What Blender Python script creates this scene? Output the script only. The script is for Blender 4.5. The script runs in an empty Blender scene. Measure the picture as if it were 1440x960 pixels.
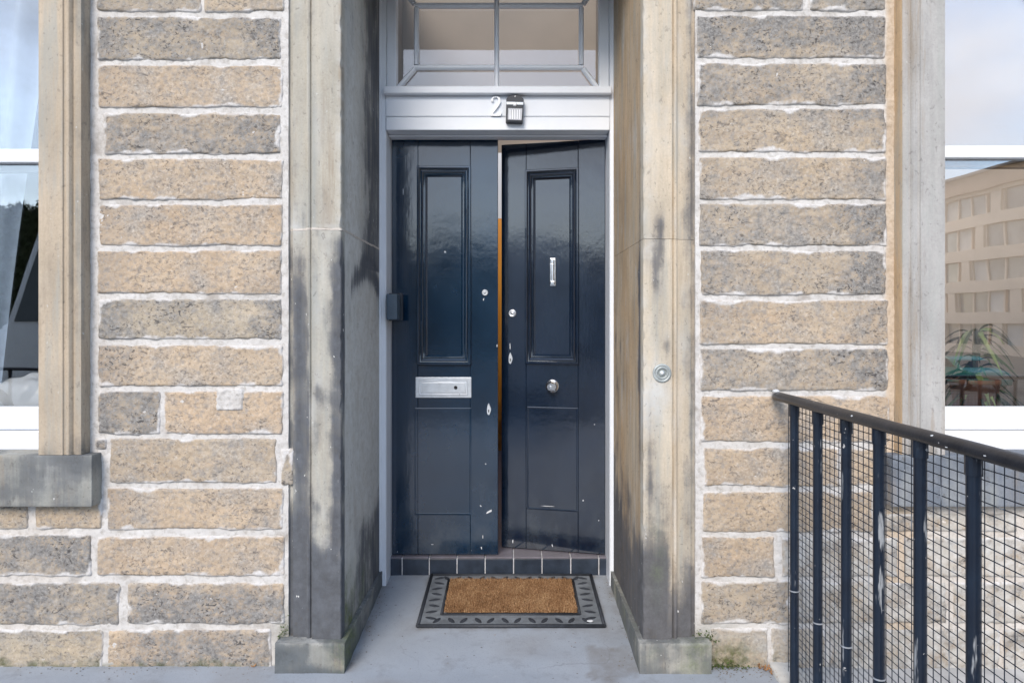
import bpy, bmesh, math, random
from mathutils import Vector, Matrix, noise as mn
R = math.radians
SC = bpy.context.scene
COL = SC.collection
# ------------------------------------------------------------------ camera, sky, sun, exposure
F, CX, HY, CH = 960.0, 720.0, 455.0, 1.36      # focal length in photo pixels, vanishing point, eye height
cam = bpy.data.objects.new('camera', bpy.data.cameras.new('camera'))
COL.objects.link(cam)
cam.location = (0, 0, CH)
cam.rotation_euler = (R(90), 0, 0)
cam.data.sensor_width = 36
cam.data.lens = 24
cam.data.shift_y = -25 / 1440
cam.data.clip_start = 0.05
cam.data.clip_end = 3000
SC.camera = cam
SUN_EL, SUN_ROT = R(34), R(180 + 18)
W = bpy.data.worlds.new('World'); SC.world = W
W.use_nodes = True
nt = W.node_tree; nt.nodes.clear()
def wn(t, **k):
    n = nt.nodes.new(t)
    for a, b in k.items(): setattr(n, a, b)
    return n
sky = wn('ShaderNodeTexSky', sky_type='NISHITA', sun_disc=False, sun_elevation=SUN_EL, sun_rotation=SUN_ROT)
sky.air_density = 1.0; sky.dust_density = 0.5; sky.ozone_density = 1.0
tc = wn('ShaderNodeTexCoord')
mp = wn('ShaderNodeMapping'); mp.inputs['Scale'].default_value = (1.0, 1.0, 2.2); mp.inputs['Location'].default_value = (0.35, 0.2, 0.12)
nz = wn('ShaderNodeTexNoise'); nz.inputs['Scale'].default_value = 2.1; nz.inputs['Detail'].default_value = 6; nz.inputs['Roughness'].default_value = 0.55
cr = wn('ShaderNodeValToRGB')
cr.color_ramp.elements[0].position = 0.44; cr.color_ramp.elements[0].color = (0.12, 0.12, 0.12, 1)
cr.color_ramp.elements[1].position = 0.66; cr.color_ramp.elements[1].color = (0.92, 0.92, 0.92, 1)
nz2 = wn('ShaderNodeTexNoise'); nz2.inputs['Scale'].default_value = 3.4; nz2.inputs['Detail'].default_value = 4
cc = wn('ShaderNodeValToRGB')
cc.color_ramp.elements[0].position = 0.3; cc.color_ramp.elements[0].color = (2.7, 3.1, 3.95, 1)
cc.color_ramp.elements[1].position = 0.7; cc.color_ramp.elements[1].color = (5.1, 5.35, 5.85, 1)
mx = wn('ShaderNodeMix', data_type='RGBA')
bg = wn('ShaderNodeBackground'); bg.inputs['Strength'].default_value = 0.12
wo = wn('ShaderNodeOutputWorld')
L = nt.links.new
L(tc.outputs['Generated'], mp.inputs['Vector']); L(mp.outputs[0], nz.inputs['Vector']); L(mp.outputs[0], nz2.inputs['Vector'])
L(nz.outputs['Fac'], cr.inputs[0]); L(nz2.outputs['Fac'], cc.inputs[0])
L(cr.outputs[0], mx.inputs['Factor']); L(sky.outputs[0], mx.inputs['A']); L(cc.outputs[0], mx.inputs['B'])
L(mx.outputs['Result'], bg.inputs[0]); L(bg.outputs[0], wo.inputs[0])
sun = bpy.data.objects.new('sun', bpy.data.lights.new('sun', 'SUN'))
COL.objects.link(sun)
sun.data.energy = 1.3; sun.data.angle = R(26); sun.data.color = (1, 0.90, 0.79)
sd = Vector((math.sin(SUN_ROT) * math.cos(SUN_EL), math.cos(SUN_ROT) * math.cos(SUN_EL), math.sin(SUN_EL)))
sun.rotation_euler = sd.to_track_quat('Z', 'Y').to_euler()
SC.view_settings.view_transform = 'Standard'
SC.view_settings.look = 'None'
SC.view_settings.exposure = 1.38
SC.view_settings.gamma = 1
SC.cycles.max_bounces = 8; SC.cycles.diffuse_bounces = 4; SC.cycles.glossy_bounces = 4; SC.cycles.transparent_max_bounces = 12
SC.cycles.use_denoising = True
SC.cycles.sample_clamp_indirect = 8

# ------------------------------------------------------------------ material helpers
class NT:
    def __init__(s, name):
        s.m = bpy.data.materials.new(name); s.m.use_nodes = True
        s.t = s.m.node_tree; s.b = s.t.nodes['Principled BSDF']; s.o = s.t.nodes['Material Output']
    def n(s, t, **k):
        x = s.t.nodes.new(t)
        for a, b in k.items(): setattr(x, a, b)
        return x
    def put(s, sock, v):
        if isinstance(v, bpy.types.NodeSocket): s.t.links.new(v, sock)
        elif isinstance(v, (tuple, list)) and len(v) == 3 and sock.type == 'RGBA': sock.default_value = (*v, 1)
        else: sock.default_value = v
    def coord(s, scale=(1, 1, 1), rnd=True):
        c = s.n('ShaderNodeTexCoord'); m = s.n('ShaderNodeMapping'); m.inputs['Scale'].default_value = scale
        s.put(m.inputs['Vector'], c.outputs['Object'])
        if rnd:
            oi = s.n('ShaderNodeObjectInfo'); mu = s.n('ShaderNodeMath', operation='MULTIPLY'); mu.inputs[1].default_value = 37.0
            s.put(mu.inputs[0], oi.outputs['Random']); s.put(m.inputs['Location'], mu.outputs[0])
        return m.outputs[0]
    def noise(s, co, scale, detail=4, rough=0.55, dist=0.0):
        x = s.n('ShaderNodeTexNoise'); s.put(x.inputs['Vector'], co)
        x.inputs['Scale'].default_value = scale; x.inputs['Detail'].default_value = detail
        x.inputs['Roughness'].default_value = rough; x.inputs['Distortion'].default_value = dist
        return x.outputs['Fac']
    def ramp(s, f, *stops):
        x = s.n('ShaderNodeValToRGB'); e = x.color_ramp.elements
        while len(e) < len(stops): e.new(0.5)
        for k, (p, c) in zip(e, stops):
            k.position = p; k.color = (c, c, c, 1) if isinstance(c, (int, float)) else (*c, 1)
        s.put(x.inputs[0], f); return x.outputs[0]
    def mix(s, f, a, b, mode='MIX'):
        x = s.n('ShaderNodeMix', data_type='RGBA', blend_type=mode)
        s.put(x.inputs['Factor'], f); s.put(x.inputs['A'], a); s.put(x.inputs['B'], b); return x.outputs['Result']
    def math(s, op, a, b=0.0, clamp=False):
        x = s.n('ShaderNodeMath', operation=op, use_clamp=clamp); s.put(x.inputs[0], a); s.put(x.inputs[1], b); return x.outputs[0]
    def attr(s, name, typ='GEOMETRY'):
        x = s.n('ShaderNodeAttribute', attribute_name=name, attribute_type=typ); return x
    def bump(s, h, strength=0.5, dist=0.01, prev=None):
        x = s.n('ShaderNodeBump'); x.inputs['Strength'].default_value = strength; x.inputs['Distance'].default_value = dist
        s.put(x.inputs['Height'], h)
        if prev is not None: s.put(x.inputs['Normal'], prev)
        return x.outputs[0]
    def fin(s, color=None, rough=None, normal=None, metal=None, spec=None, coat=None):
        if color is not None: s.put(s.b.inputs['Base Color'], color)
        if rough is not None: s.put(s.b.inputs['Roughness'], rough)
        if normal is not None: s.put(s.b.inputs['Normal'], normal)
        if metal is not None: s.put(s.b.inputs['Metallic'], metal)
        if spec is not None: s.put(s.b.inputs['Specular IOR Level'], spec)
        if coat is not None: s.put(s.b.inputs['Coat Weight'], coat)
        return s.m
M = {}
def simple(name, col, rough=0.5, var=0.12, scale=12, metal=0.0, bump=0.15, spec=None, bscale=60):
    s = NT(name); co = s.coord(); f = s.noise(co, scale, 5, 0.6)
    lo = tuple(c * (1 - var) for c in col); hi = tuple(min(1, c * (1 + var)) for c in col)
    nrm = s.bump(s.noise(co, bscale, 4), bump, 0.004)
    M[name] = s.fin(s.ramp(f, (0.3, lo), (0.7, hi)), s.math('ADD', s.math('MULTIPLY', f, 0.2), rough - 0.1), nrm, metal, spec)
    return M[name]

def mat_rubble():
    s = NT('sandstone_block'); co = s.coord()
    tone = s.attr('tone', 'OBJECT').outputs['Fac']; lime = s.attr('lime', 'OBJECT').outputs['Fac']
    soot = s.attr('soot').outputs['Fac']; moss = s.attr('moss').outputs['Fac']
    big = s.noise(co, 5, 4, 0.6); mid = s.noise(co, 26, 5, 0.65); fine = s.noise(co, 95, 4, 0.7)
    bed = s.noise(s.coord((1.5, 1.5, 14)), 2.2, 4, 0.6)
    tan = s.ramp(big, (0.25, (0.43, 0.315, 0.21)), (0.5, (0.51, 0.385, 0.265)), (0.75, (0.56, 0.44, 0.315)))
    buff = s.ramp(big, (0.25, (0.37, 0.305, 0.21)), (0.5, (0.46, 0.385, 0.275)), (0.75, (0.53, 0.455, 0.345)))
    c = s.mix(tone, tan, buff)
    c = s.mix(s.ramp(bed, (0.52, 0.0), (0.72, 0.45)), c, (0.48, 0.345, 0.225))
    c = s.mix(s.ramp(s.noise(co, 6.5, 5, 0.65), (0.47, 0.0), (0.68, 0.75)), c, s.ramp(fine, (0.32, (0.20, 0.195, 0.185)), (0.66, (0.46, 0.435, 0.40))))
    c = s.mix(s.ramp(mid, (0.32, 0.35), (0.55, 0.0)), c, (0.27, 0.235, 0.20))
    c = s.mix(s.ramp(fine, (0.55, 0.0), (0.72, 0.65)), c, (0.66, 0.58, 0.48)); c = s.mix(s.ramp(fine, (0.30, 0.55), (0.44, 0.0)), c, (0.22, 0.195, 0.17))
    c = s.mix(s.ramp(s.noise(co, 48, 4, 0.65), (0.35, 0.6), (0.51, 0.0)), c, (0.25, 0.24, 0.23))
    # soot film, broken up by the tooling
    sp = s.math('ADD', s.math('MULTIPLY', s.math('SUBTRACT', mid, 0.5), 2.6), s.math('MULTIPLY', s.math('SUBTRACT', fine, 0.5), 2.2))
    sf = s.math('ADD', s.math('MULTIPLY', soot, 1.15), s.math('MULTIPLY', sp, s.math('MULTIPLY', soot, 1.9)), True)
    c = s.mix(s.math('MULTIPLY', sf, 0.93), c, s.ramp(fine, (0.32, (0.10, 0.102, 0.105)), (0.68, (0.31, 0.30, 0.285))))
    # pecked pits hold old dirt
    pit = s.noise(s.coord((1.0, 1.0, 1.45)), 74, 3, 0.6, 0.8)
    pf = s.ramp(pit, (0.355, 1.0), (0.43, 0.0))
    clus = s.ramp(s.noise(co, 8, 3, 0.6), (0.36, 0.25), (0.6, 1.0))
    c = s.mix(s.math('MULTIPLY', s.math('MULTIPLY', pf, clus), s.math('ADD', s.math('MULTIPLY', soot, 0.6), 0.62), True), c, (0.085, 0.078, 0.072))
    pit2 = s.noise(s.coord((0.8, 1.0, 1.3)), 36, 4, 0.62, 1.2)
    pf2 = s.ramp(pit2, (0.35, 1.0), (0.405, 0.0))
    c = s.mix(s.math('MULTIPLY', s.math('MULTIPLY', pf2, clus), s.math('ADD', s.math('MULTIPLY', soot, 0.9), 0.5), True), c, (0.085, 0.08, 0.078))
    lm = s.math('MULTIPLY', s.ramp(s.noise(co, 11, 5, 0.7), (0.38, 0.0), (0.55, 1.0)), lime)
    c = s.mix(lm, c, s.ramp(mid, (0.3, (0.42, 0.40, 0.36)), (0.7, (0.66, 0.65, 0.62))))
    c = s.mix(s.math('MULTIPLY', moss, s.ramp(mid, (0.35, 0.2), (0.6, 1.0)), True), c, s.ramp(fine, (0.3, (0.045, 0.05, 0.02)), (0.7, (0.13, 0.14, 0.05))))
    sm = s.math('MULTIPLY', s.attr('smear').outputs['Fac'], s.ramp(mid, (0.3, 0.35), (0.5, 1.0)), True)
    c = s.mix(sm, c, s.ramp(fine, (0.3, (0.50, 0.475, 0.45)), (0.7, (0.64, 0.63, 0.62))))
    n = s.bump(mid, 0.16, 0.008); n = s.bump(s.math('MINIMUM', pit2, 0.42), 0.6, 0.010, n); n = s.bump(s.math('MINIMUM', pit, 0.43), 0.5, 0.006, n); n = s.bump(fine, 0.25, 0.003, n)
    M['rubble'] = s.fin(c, 0.92, n, spec=0.2)
def mat_ashlar():
    s = NT('dressed_sandstone'); co = s.coord()
    soot = s.attr('soot').outputs['Fac']; moss = s.attr('moss').outputs['Fac']; pale = s.attr('pale').outputs['Fac']
    tint = s.attr('tint', 'OBJECT').outputs['Color']; sootc = s.attr('soot_tint', 'OBJECT').outputs['Color']
    big = s.noise(s.coord((1, 1, 0.45)), 6, 5, 0.6); st = s.noise(s.coord((14, 14, 1.0)), 2.0, 5, 0.65); fine = s.noise(co, 110, 4, 0.7); mid = s.noise(co, 24, 5, 0.7)
    och = s.attr('ochre').outputs['Fac']
    tint = s.mix(och, tint, (0.53, 0.375, 0.225))
    c = s.mix(1.0, tint, s.ramp(big, (0.25, 0.78), (0.5, 1.0), (0.78, 1.14)), 'MULTIPLY')
    c = s.mix(1.0, c, s.ramp(st, (0.3, 0.86), (0.55, 1.0), (0.75, 1.08)), 'MULTIPLY')
    c = s.mix(1.0, c, s.ramp(fine, (0.3, 0.9), (0.7, 1.06)), 'MULTIPLY')
    wd = s.noise(s.coord((9, 9, 0.8)), 1.6, 6, 0.68)
    c = s.mix(s.ramp(wd, (0.50, 0.0), (0.66, 0.6)), c, (0.33, 0.345, 0.325)); c = s.mix(s.ramp(wd, (0.34, 0.6), (0.46, 0.0)), c, (0.30, 0.24, 0.175))
    c = s.mix(s.math('MULTIPLY', pale, s.ramp(mid, (0.3, 0.35), (0.6, 1.0)), True), c, (0.56, 0.56, 0.535))
    br = s.math('ADD', s.math('MULTIPLY', s.math('SUBTRACT', st, 0.5), 1.6), s.math('MULTIPLY', s.math('SUBTRACT', mid, 0.5), 1.2))
    sf = s.math('ADD', s.math('MULTIPLY', soot, 1.12), s.math('MULTIPLY', s.math('MULTIPLY', br, 1.35), s.math('MULTIPLY', soot, s.math('SUBTRACT', 1.35, soot))), True)
    nzz = s.math('ADD', s.math('MULTIPLY', s.math('SUBTRACT', st, 0.5), 1.5), s.math('MULTIPLY', s.math('SUBTRACT', s.noise(co, 13, 6, 0.72), 0.5), 1.9))
    hard = s.math('ADD', s.math('MULTIPLY', s.math('ADD', s.math('SUBTRACT', soot, 0.48), s.math('MULTIPLY', nzz, 0.6)), 3.0), 0.5, True)
    sf = s.math('ADD', s.math('MULTIPLY', sf, 0.55), s.math('MULTIPLY', hard, 0.42), True)
    c = s.mix(s.math('MULTIPLY', sf, 0.97), c, s.mix(1.0, sootc, s.ramp(mid, (0.3, 0.75), (0.7, 1.3)), 'MULTIPLY'))
    fleck = s.noise(s.coord((1, 1, 0.6)), 70, 2, 0.5)
    c = s.mix(s.math('MULTIPLY', s.ramp(fleck, (0.735, 0.0), (0.76, 1.0)), s.math('ADD', 0.25, soot), True), c, (0.6, 0.6, 0.58))
    c = s.mix(s.math('MULTIPLY', moss, s.ramp(mid, (0.35, 0.15), (0.62, 1.0)), True), c, s.ramp(fine, (0.3, (0.05, 0.062, 0.02)), (0.7, (0.15, 0.19, 0.05))))
    pk = s.noise(s.coord((1, 1, 0.7)), 55, 4, 0.65, 0.5)
    c = s.mix(s.math('MULTIPLY', s.ramp(pk, (0.32, 1.0), (0.40, 0.0)), s.math('ADD', 0.35, s.math('MULTIPLY', soot, 0.3)), True), c, (0.10, 0.095, 0.09))
    n = s.bump(mid, 0.2, 0.006); n = s.bump(pk, 0.3, 0.004, n); n = s.bump(fine, 0.25, 0.002, n)
    M['ashlar'] = s.fin(c, 0.88, n, spec=0.25)
def mat_mortar():
    s = NT('lime_mortar'); co = s.coord(rnd=False)
    a = s.noise(co, 9, 5, 0.65); b = s.noise(co, 55, 5, 0.7)
    moss = s.attr('moss').outputs['Fac']; warm = s.attr('warm').outputs['Fac']
    c = s.ramp(a, (0.3, (0.37, 0.34, 0.31)), (0.43, (0.53, 0.51, 0.485)), (0.68, (0.625, 0.61, 0.59)))
    c = s.mix(s.ramp(b, (0.33, 0.65), (0.5, 0.0)), c, (0.33, 0.305, 0.27))
    c = s.mix(warm, c, s.ramp(b, (0.3, (0.40, 0.31, 0.22)), (0.7, (0.60, 0.50, 0.39))))
    c = s.mix(s.math('MULTIPLY', moss, s.ramp(b, (0.35, 0.2), (0.6, 1.0)), True), c, (0.08, 0.085, 0.035))
    n = s.bump(a, 0.3, 0.01); n = s.bump(b, 0.55, 0.006, n)
    M['mortar'] = s.fin(c, 0.9, n, spec=0.2)
def mat_door():
    for name, base, hi in (('door_paint_blue', (0.0038, 0.0155, 0.035), (0.007, 0.027, 0.058)), ('door_paint_black', (0.0035, 0.009, 0.021), (0.007, 0.0165, 0.037))):
        s = NT(name); co = s.coord(rnd=False)
        a = s.noise(co, 4, 4, 0.6); br = s.noise(s.coord((30, 30, 1.6), False), 3, 4, 0.6); b = s.noise(co, 60, 4, 0.65)
        c = s.ramp(a, (0.3, base), (0.7, hi))
        low = s.attr('wear').outputs['Fac']
        ch = s.noise(s.coord((1.6, 1.6, 0.55), False), 34, 3, 0.6)
        thr = s.math('SUBTRACT', 0.885, s.math('MULTIPLY', low, 0.165))
        cf = s.math('MULTIPLY', s.math('SUBTRACT', ch, thr), 40, True)
        c = s.mix(cf, c, (0.42, 0.44, 0.46))
        dust = s.math('MULTIPLY', s.ramp(s.noise(s.coord((1.0, 1.0, 0.7), False), 7, 5, 0.7), (0.45, 0.0), (0.7, 0.5)), low)
        c = s.mix(dust, c, (0.06, 0.075, 0.09))
        n = s.bump(br, 0.055, 0.003); n = s.bump(b, 0.045, 0.002, n); n = s.bump(s.noise(co, 7, 3), 0.05, 0.02, n); n = s.bump(ch, 0.06, 0.002, n)
        rg = s.math('ADD', s.ramp(a, (0.3, 0.07), (0.7, 0.14)), s.math('MULTIPLY', cf, 0.5))
        M[name] = s.fin(c, rg, n, spec=0.8, coat=0.3); s.b.inputs['Coat Roughness'].default_value = 0.09; s.b.inputs['Coat IOR'].default_value = 1.6; s.put(s.b.inputs['Coat Normal'], n)
def mat_glass(name, refl, rough=0.0):
    s = NT(name); t = s.t
    g = s.n('ShaderNodeBsdfGlossy'); g.inputs['Roughness'].default_value = rough; g.inputs['Color'].default_value = (0.95, 0.97, 1, 1)
    tr = s.n('ShaderNodeBsdfTransparent'); tr.inputs['Color'].default_value = (0.965, 0.975, 0.975, 1)
    co = s.coord(rnd=False)
    s.put(g.inputs['Normal'], s.bump(s.noise(co, 1.6, 2), 0.04, 0.02))
    fr = s.n('ShaderNodeFresnel'); fr.inputs['IOR'].default_value = 1.5
    f = s.math('ADD', fr.outputs[0], refl, True)
    m = s.n('ShaderNodeMixShader'); s.put(m.inputs[0], f); s.put(m.inputs[1], tr.outputs[0]); s.put(m.inputs[2], g.outputs[0])
    t.links.new(m.outputs[0], s.o.inputs['Surface']); M[name] = s.m
def mat_floor():
    s = NT('painted_concrete'); co = s.coord(rnd=False)
    a = s.noise(co, 2.2, 5, 0.6); b = s.noise(co, 9, 6, 0.7); c_ = s.noise(co, 90, 4, 0.7)
    c = s.ramp(a, (0.3, (0.29, 0.325, 0.37)), (0.7, (0.35, 0.38, 0.42)))
    c = s.mix(s.ramp(b, (0.53, 0.0), (0.70, 0.65)), c, (0.23, 0.245, 0.265))
    c = s.mix(s.ramp(b, (0.24, 0.5), (0.36, 0.0)), c, (0.46, 0.475, 0.50))
    st = s.attr('soot').outputs['Fac']
    c = s.mix(s.math('MULTIPLY', st, s.ramp(s.noise(co, 30, 5, 0.7), (0.3, 0.5), (0.55, 1.0)), True), c, (0.215, 0.21, 0.205))
    sp = s.noise(co, 42, 2, 0.5)
    c = s.mix(s.ramp(sp, (0.73, 0.0), (0.76, 0.8)), c, (0.13, 0.125, 0.12))
    g_ = s.noise(co, 170, 3, 0.6)
    c = s.mix(s.ramp(g_, (0.32, 0.35), (0.45, 0.0)), c, (0.20, 0.205, 0.21))
    vr = s.n('ShaderNodeTexVoronoi', feature='DISTANCE_TO_EDGE'); vr.inputs['Scale'].default_value = 1.15
    wv = s.n('ShaderNodeVectorMath', operation='ADD'); nv = s.n('ShaderNodeTexNoise'); nv.inputs['Scale'].default_value = 5.0; nv.inputs['Detail'].default_value = 5; s.put(nv.inputs['Vector'], co)
    sc_ = s.n('ShaderNodeVectorMath', operation='SCALE'); s.put(sc_.inputs[0], nv.outputs['Color']); sc_.inputs['Scale'].default_value = 0.35
    s.put(wv.inputs[0], co); s.put(wv.inputs[1], sc_.outputs[0]); s.put(vr.inputs['Vector'], wv.outputs[0])
    ck = s.math('MULTIPLY', s.ramp(vr.outputs['Distance'], (0.0015, 1.0), (0.005, 0.0)), s.ramp(a, (0.45, 0.0), (0.6, 0.7)))
    c = s.mix(ck, c, (0.17, 0.17, 0.17))
    n = s.bump(b, 0.15, 0.004); n = s.bump(c_, 0.25, 0.002, n)
    M['floor'] = s.fin(c, s.ramp(b, (0.3, 0.55), (0.7, 0.75)), n, spec=0.4)
def mat_rail():
    s = NT('railing_paint'); co = s.coord()
    a = s.noise(co, 10, 4); w = s.noise(s.coord((1, 1, 0.14)), 26, 4, 0.65); b = s.noise(co, 80, 3)
    c = s.ramp(a, (0.3, (0.004, 0.008, 0.018)), (0.7, (0.008, 0.017, 0.034)))
    f = s.ramp(w, (0.635, 0.0), (0.69, 0.8))
    c = s.mix(f, c, (0.34, 0.36, 0.38))
    c = s.mix(s.ramp(s.noise(co, 50, 3), (0.715, 0.0), (0.74, 0.8)), c, (0.5, 0.5, 0.5))
    M['rail'] = s.fin(c, s.math('ADD', 0.3, s.math('MULTIPLY', f, 0.4)), s.bump(b, 0.25, 0.003), spec=0.5)
    s = NT('handrail_paint'); co = s.coord()
    a = s.noise(co, 14, 5, 0.65); b = s.noise(co, 90, 3)
    c = s.ramp(a, (0.3, (0.011, 0.012, 0.016)), (0.7, (0.024, 0.026, 0.033)))
    c = s.mix(s.ramp(s.noise(co, 45, 3), (0.70, 0.0), (0.73, 0.8)), c, (0.4, 0.38, 0.36))
    M['handrail'] = s.fin(c, 0.33, s.bump(b, 0.2, 0.003), spec=0.5)
def mat_white():
    s = NT('white_gloss_paint'); co = s.coord()
    a = s.noise(co, 5, 4, 0.6); br = s.noise(s.coord((6, 6, 6)), 8, 4)
    c = s.ramp(a, (0.3, (0.70, 0.74, 0.795)), (0.7, (0.76, 0.79, 0.83)))
    d = s.noise(co, 30, 5, 0.7)
    c = s.mix(s.ramp(d, (0.68, 0.0), (0.8, 0.35)), c, (0.40, 0.40, 0.40))
    M['white'] = s.fin(c, 0.38, s.bump(br, 0.06, 0.01), spec=0.45)
    s = NT('old_white_paint'); co = s.coord()
    d = s.noise(s.coord((0.5, 1, 1.6)), 9, 6, 0.7); e = s.noise(co, 40, 5, 0.7)
    c = s.ramp(s.noise(co, 5, 4), (0.3, (0.72, 0.74, 0.76)), (0.7, (0.80, 0.81, 0.82)))
    c = s.mix(s.ramp(d, (0.60, 0.0), (0.72, 0.55)), c, (0.36, 0.33, 0.26))
    M['oldwhite'] = s.fin(c, 0.5, s.bump(e, 0.15, 0.004))
def mat_coir():
    s = NT('coir_fibre'); co = s.coord(rnd=False)
    a = s.noise(co, 10, 5, 0.7); b = s.noise(co, 160, 3, 0.6)
    c = s.ramp(a, (0.3, (0.27, 0.145, 0.070)), (0.52, (0.42, 0.245, 0.125)), (0.75, (0.56, 0.37, 0.20)))
    c = s.mix(s.ramp(b, (0.38, 0.8), (0.55, 0.0)), c, (0.12, 0.058, 0.026)); c = s.mix(s.ramp(b, (0.56, 0.0), (0.7, 0.6)), c, (0.68, 0.50, 0.31))
    M['coir'] = s.fin(c, 0.95, None, spec=0.1)
def mat_pine():
    s = NT('varnished_pine'); g = s.noise(s.coord((24, 24, 1.2)), 2, 4, 0.6); k = s.noise(s.coord((1, 1, 1)), 2.3, 3)
    c = s.ramp(g, (0.3, (0.72, 0.27, 0.03)), (0.7, (0.90, 0.42, 0.07)))
    c = s.mix(s.ramp(k, (0.54, 0.0), (0.64, 0.8)), c, (0.16, 0.06, 0.015))
    M['pine'] = s.fin(c, 0.3)
mat_rubble(); mat_ashlar(); mat_mortar(); mat_door(); mat_floor(); mat_rail(); mat_white(); mat_coir(); mat_pine()
mat_glass('glass', 0.155); mat_glass('curtained_glass', 0.10); mat_glass('clear_glass', 0.03)
simple('tile', (0.024, 0.034, 0.052), 0.38, 0.35, 14, bump=0.15)
simple('tile_mauve', (0.15, 0.14, 0.165), 0.5, 0.2, 14)
simple('grout', (0.62, 0.62, 0.64), 0.9, 0.2, 30)
simple('metal', (0.60, 0.63, 0.67), 0.34, 0.12, 30, metal=0.75, bump=0.1)
simple('pewter', (0.55, 0.59, 0.63), 0.42, 0.10, 25, metal=0.35, bump=0.08)
simple('bell_metal', (0.36, 0.39, 0.385), 0.5, 0.2, 40, metal=0.35, bump=0.1)
simple('chrome', (0.78, 0.79, 0.80), 0.2, 0.1, 40, metal=1.0, bump=0.05)
simple('dark_hole', (0.01, 0.01, 0.012), 0.7)
simple('rubber', (0.026, 0.030, 0.038), 0.6, 0.3, 30, bump=0.3)
simple('rubber_dusty', (0.15, 0.165, 0.18), 0.75, 0.3, 18, bump=0.3)
simple('box_blue', (0.055, 0.085, 0.12), 0.45, 0.2)
simple('lamp_black', (0.008, 0.012, 0.022), 0.45, 0.2)
simple('lamp_lens', (0.50, 0.51, 0.54), 0.25, 0.1)
simple('white_plastic', (0.85, 0.86, 0.88), 0.3, 0.05)
simple('number_white', (0.92, 0.93, 0.93), 0.3, 0.02)
simple('cream_wall', (0.26, 0.22, 0.185), 0.8, 0.06, 3)
simple('tan_wood', (0.36, 0.23, 0.12), 0.5, 0.15)
simple('pale_room', (0.42, 0.355, 0.295), 0.9, 0.05, 2)
simple('dark_room', (0.12, 0.11, 0.10), 0.9, 0.1)
simple('curtain', (0.38, 0.46, 0.57), 0.9, 0.1, 20)
simple('leaf_dark', (0.010, 0.024, 0.008), 0.4, 0.4, 8)
simple('leaf_mid', (0.06, 0.12, 0.03), 0.4, 0.4, 8)
simple('leaf_light', (0.26, 0.34, 0.10), 0.4, 0.4, 8)
simple('terracotta', (0.30, 0.13, 0.07), 0.8, 0.15)
simple('grit_stone', (0.17, 0.15, 0.13), 0.9, 0.6, 30)
simple('moss', (0.06, 0.09, 0.02), 0.95, 0.5, 60)
simple('dead_leaf', (0.30, 0.15, 0.055), 0.7, 0.5, 30)
simple('kerb_stone', (0.50, 0.49, 0.46), 0.85, 0.22, 9, bump=0.4)
simple('pale_concrete', (0.46, 0.455, 0.44), 0.9, 0.25, 5, bump=0.4)
simple('asphalt', (0.055, 0.055, 0.058), 0.85, 0.2, 6, bump=0.4)
simple('earth', (0.11, 0.10, 0.085), 0.95, 0.2, 0.4)
simple('render_beige', (0.72, 0.575, 0.455), 0.85, 0.05, 0.6)
simple('render_brown', (0.42, 0.29, 0.21), 0.85, 0.08, 0.6)
simple('far_glass', (0.33, 0.30, 0.275), 0.15, 0.3, 0.5)
simple('pale_blind', (0.62, 0.57, 0.52), 0.6, 0.1, 0.8)
simple('far_blind', (0.40, 0.36, 0.33), 0.6, 0.15, 0.8)
simple('far_stone', (0.24, 0.20, 0.155), 0.9, 0.15, 0.7)
simple('slate', (0.09, 0.095, 0.105), 0.6, 0.2, 1.5)
simple('car_teal', (0.05, 0.24, 0.20), 0.2, 0.05)
simple('van_white', (0.75, 0.77, 0.78), 0.25, 0.05)
simple('car_glass', (0.03, 0.04, 0.045), 0.06, 0.1)
simple('tyre', (0.02, 0.02, 0.02), 0.85)
simple('head_lamp', (0.8, 0.8, 0.78), 0.15)
simple('red_lamp', (0.4, 0.02, 0.015), 0.2)
simple('bark', (0.10, 0.075, 0.055), 0.95, 0.3, 8)
simple('foliage', (0.06, 0.075, 0.03), 0.8, 0.45, 2)
simple('lettering', (0.10, 0.11, 0.15), 0.5)
simple('chip_white', (0.62, 0.64, 0.66), 0.7, 0.15, 80)

# ------------------------------------------------------------------ geometry helpers
def px(x, Y): return (x - CX) / F * Y
def pz(y, Y): return CH - (y - HY) / F * Y
BASE = {}
def thing(name, label, cat, loc=(0, 0, 0), group=None):
    o = bpy.data.objects.new(name, None); COL.objects.link(o); o.location = loc; o.empty_display_size = 0.1
    o['label'] = label; o['category'] = cat
    if group: o['group'] = group
    BASE[o.name] = Vector(loc); return o
def tag(o, label, cat, group=None):
    o['label'] = label; o['category'] = cat
    if group: o['group'] = group
    return o
def obj(name, bm, mat, parent=None, smooth=False, origin=None, attrs=None, kind=None, props=None):
    """Link a bmesh given in world coordinates as one object with its own origin."""
    if origin is None:
        origin = BASE[parent.name] if parent else Vector((0, 0, 0))
    origin = Vector(origin)
    if attrs:
        vals = {k: [f(v.co.copy()) for v in bm.verts] for k, f in attrs.items()}
    for v in bm.verts: v.co -= origin
    me = bpy.data.meshes.new(name); bm.to_mesh(me); bm.free()
    if attrs:
        for k, l in vals.items():
            a = me.attributes.new(k, 'FLOAT', 'POINT'); a.data.foreach_set('value', l)
    me.materials.append(M[mat])
    if smooth:
        me.polygons.foreach_set('use_smooth', [True] * len(me.polygons))
    if smooth == 2: me.set_sharp_from_angle(angle=R(50))
    o = bpy.data.objects.new(name, me); COL.objects.link(o)
    BASE[o.name] = origin.copy()
    if parent:
        o.parent = parent; o.location = origin - BASE[parent.name]
    else: o.location = origin
    if kind: o['kind'] = kind
    for k, v in (props or {}).items(): o[k] = v
    return o
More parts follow.
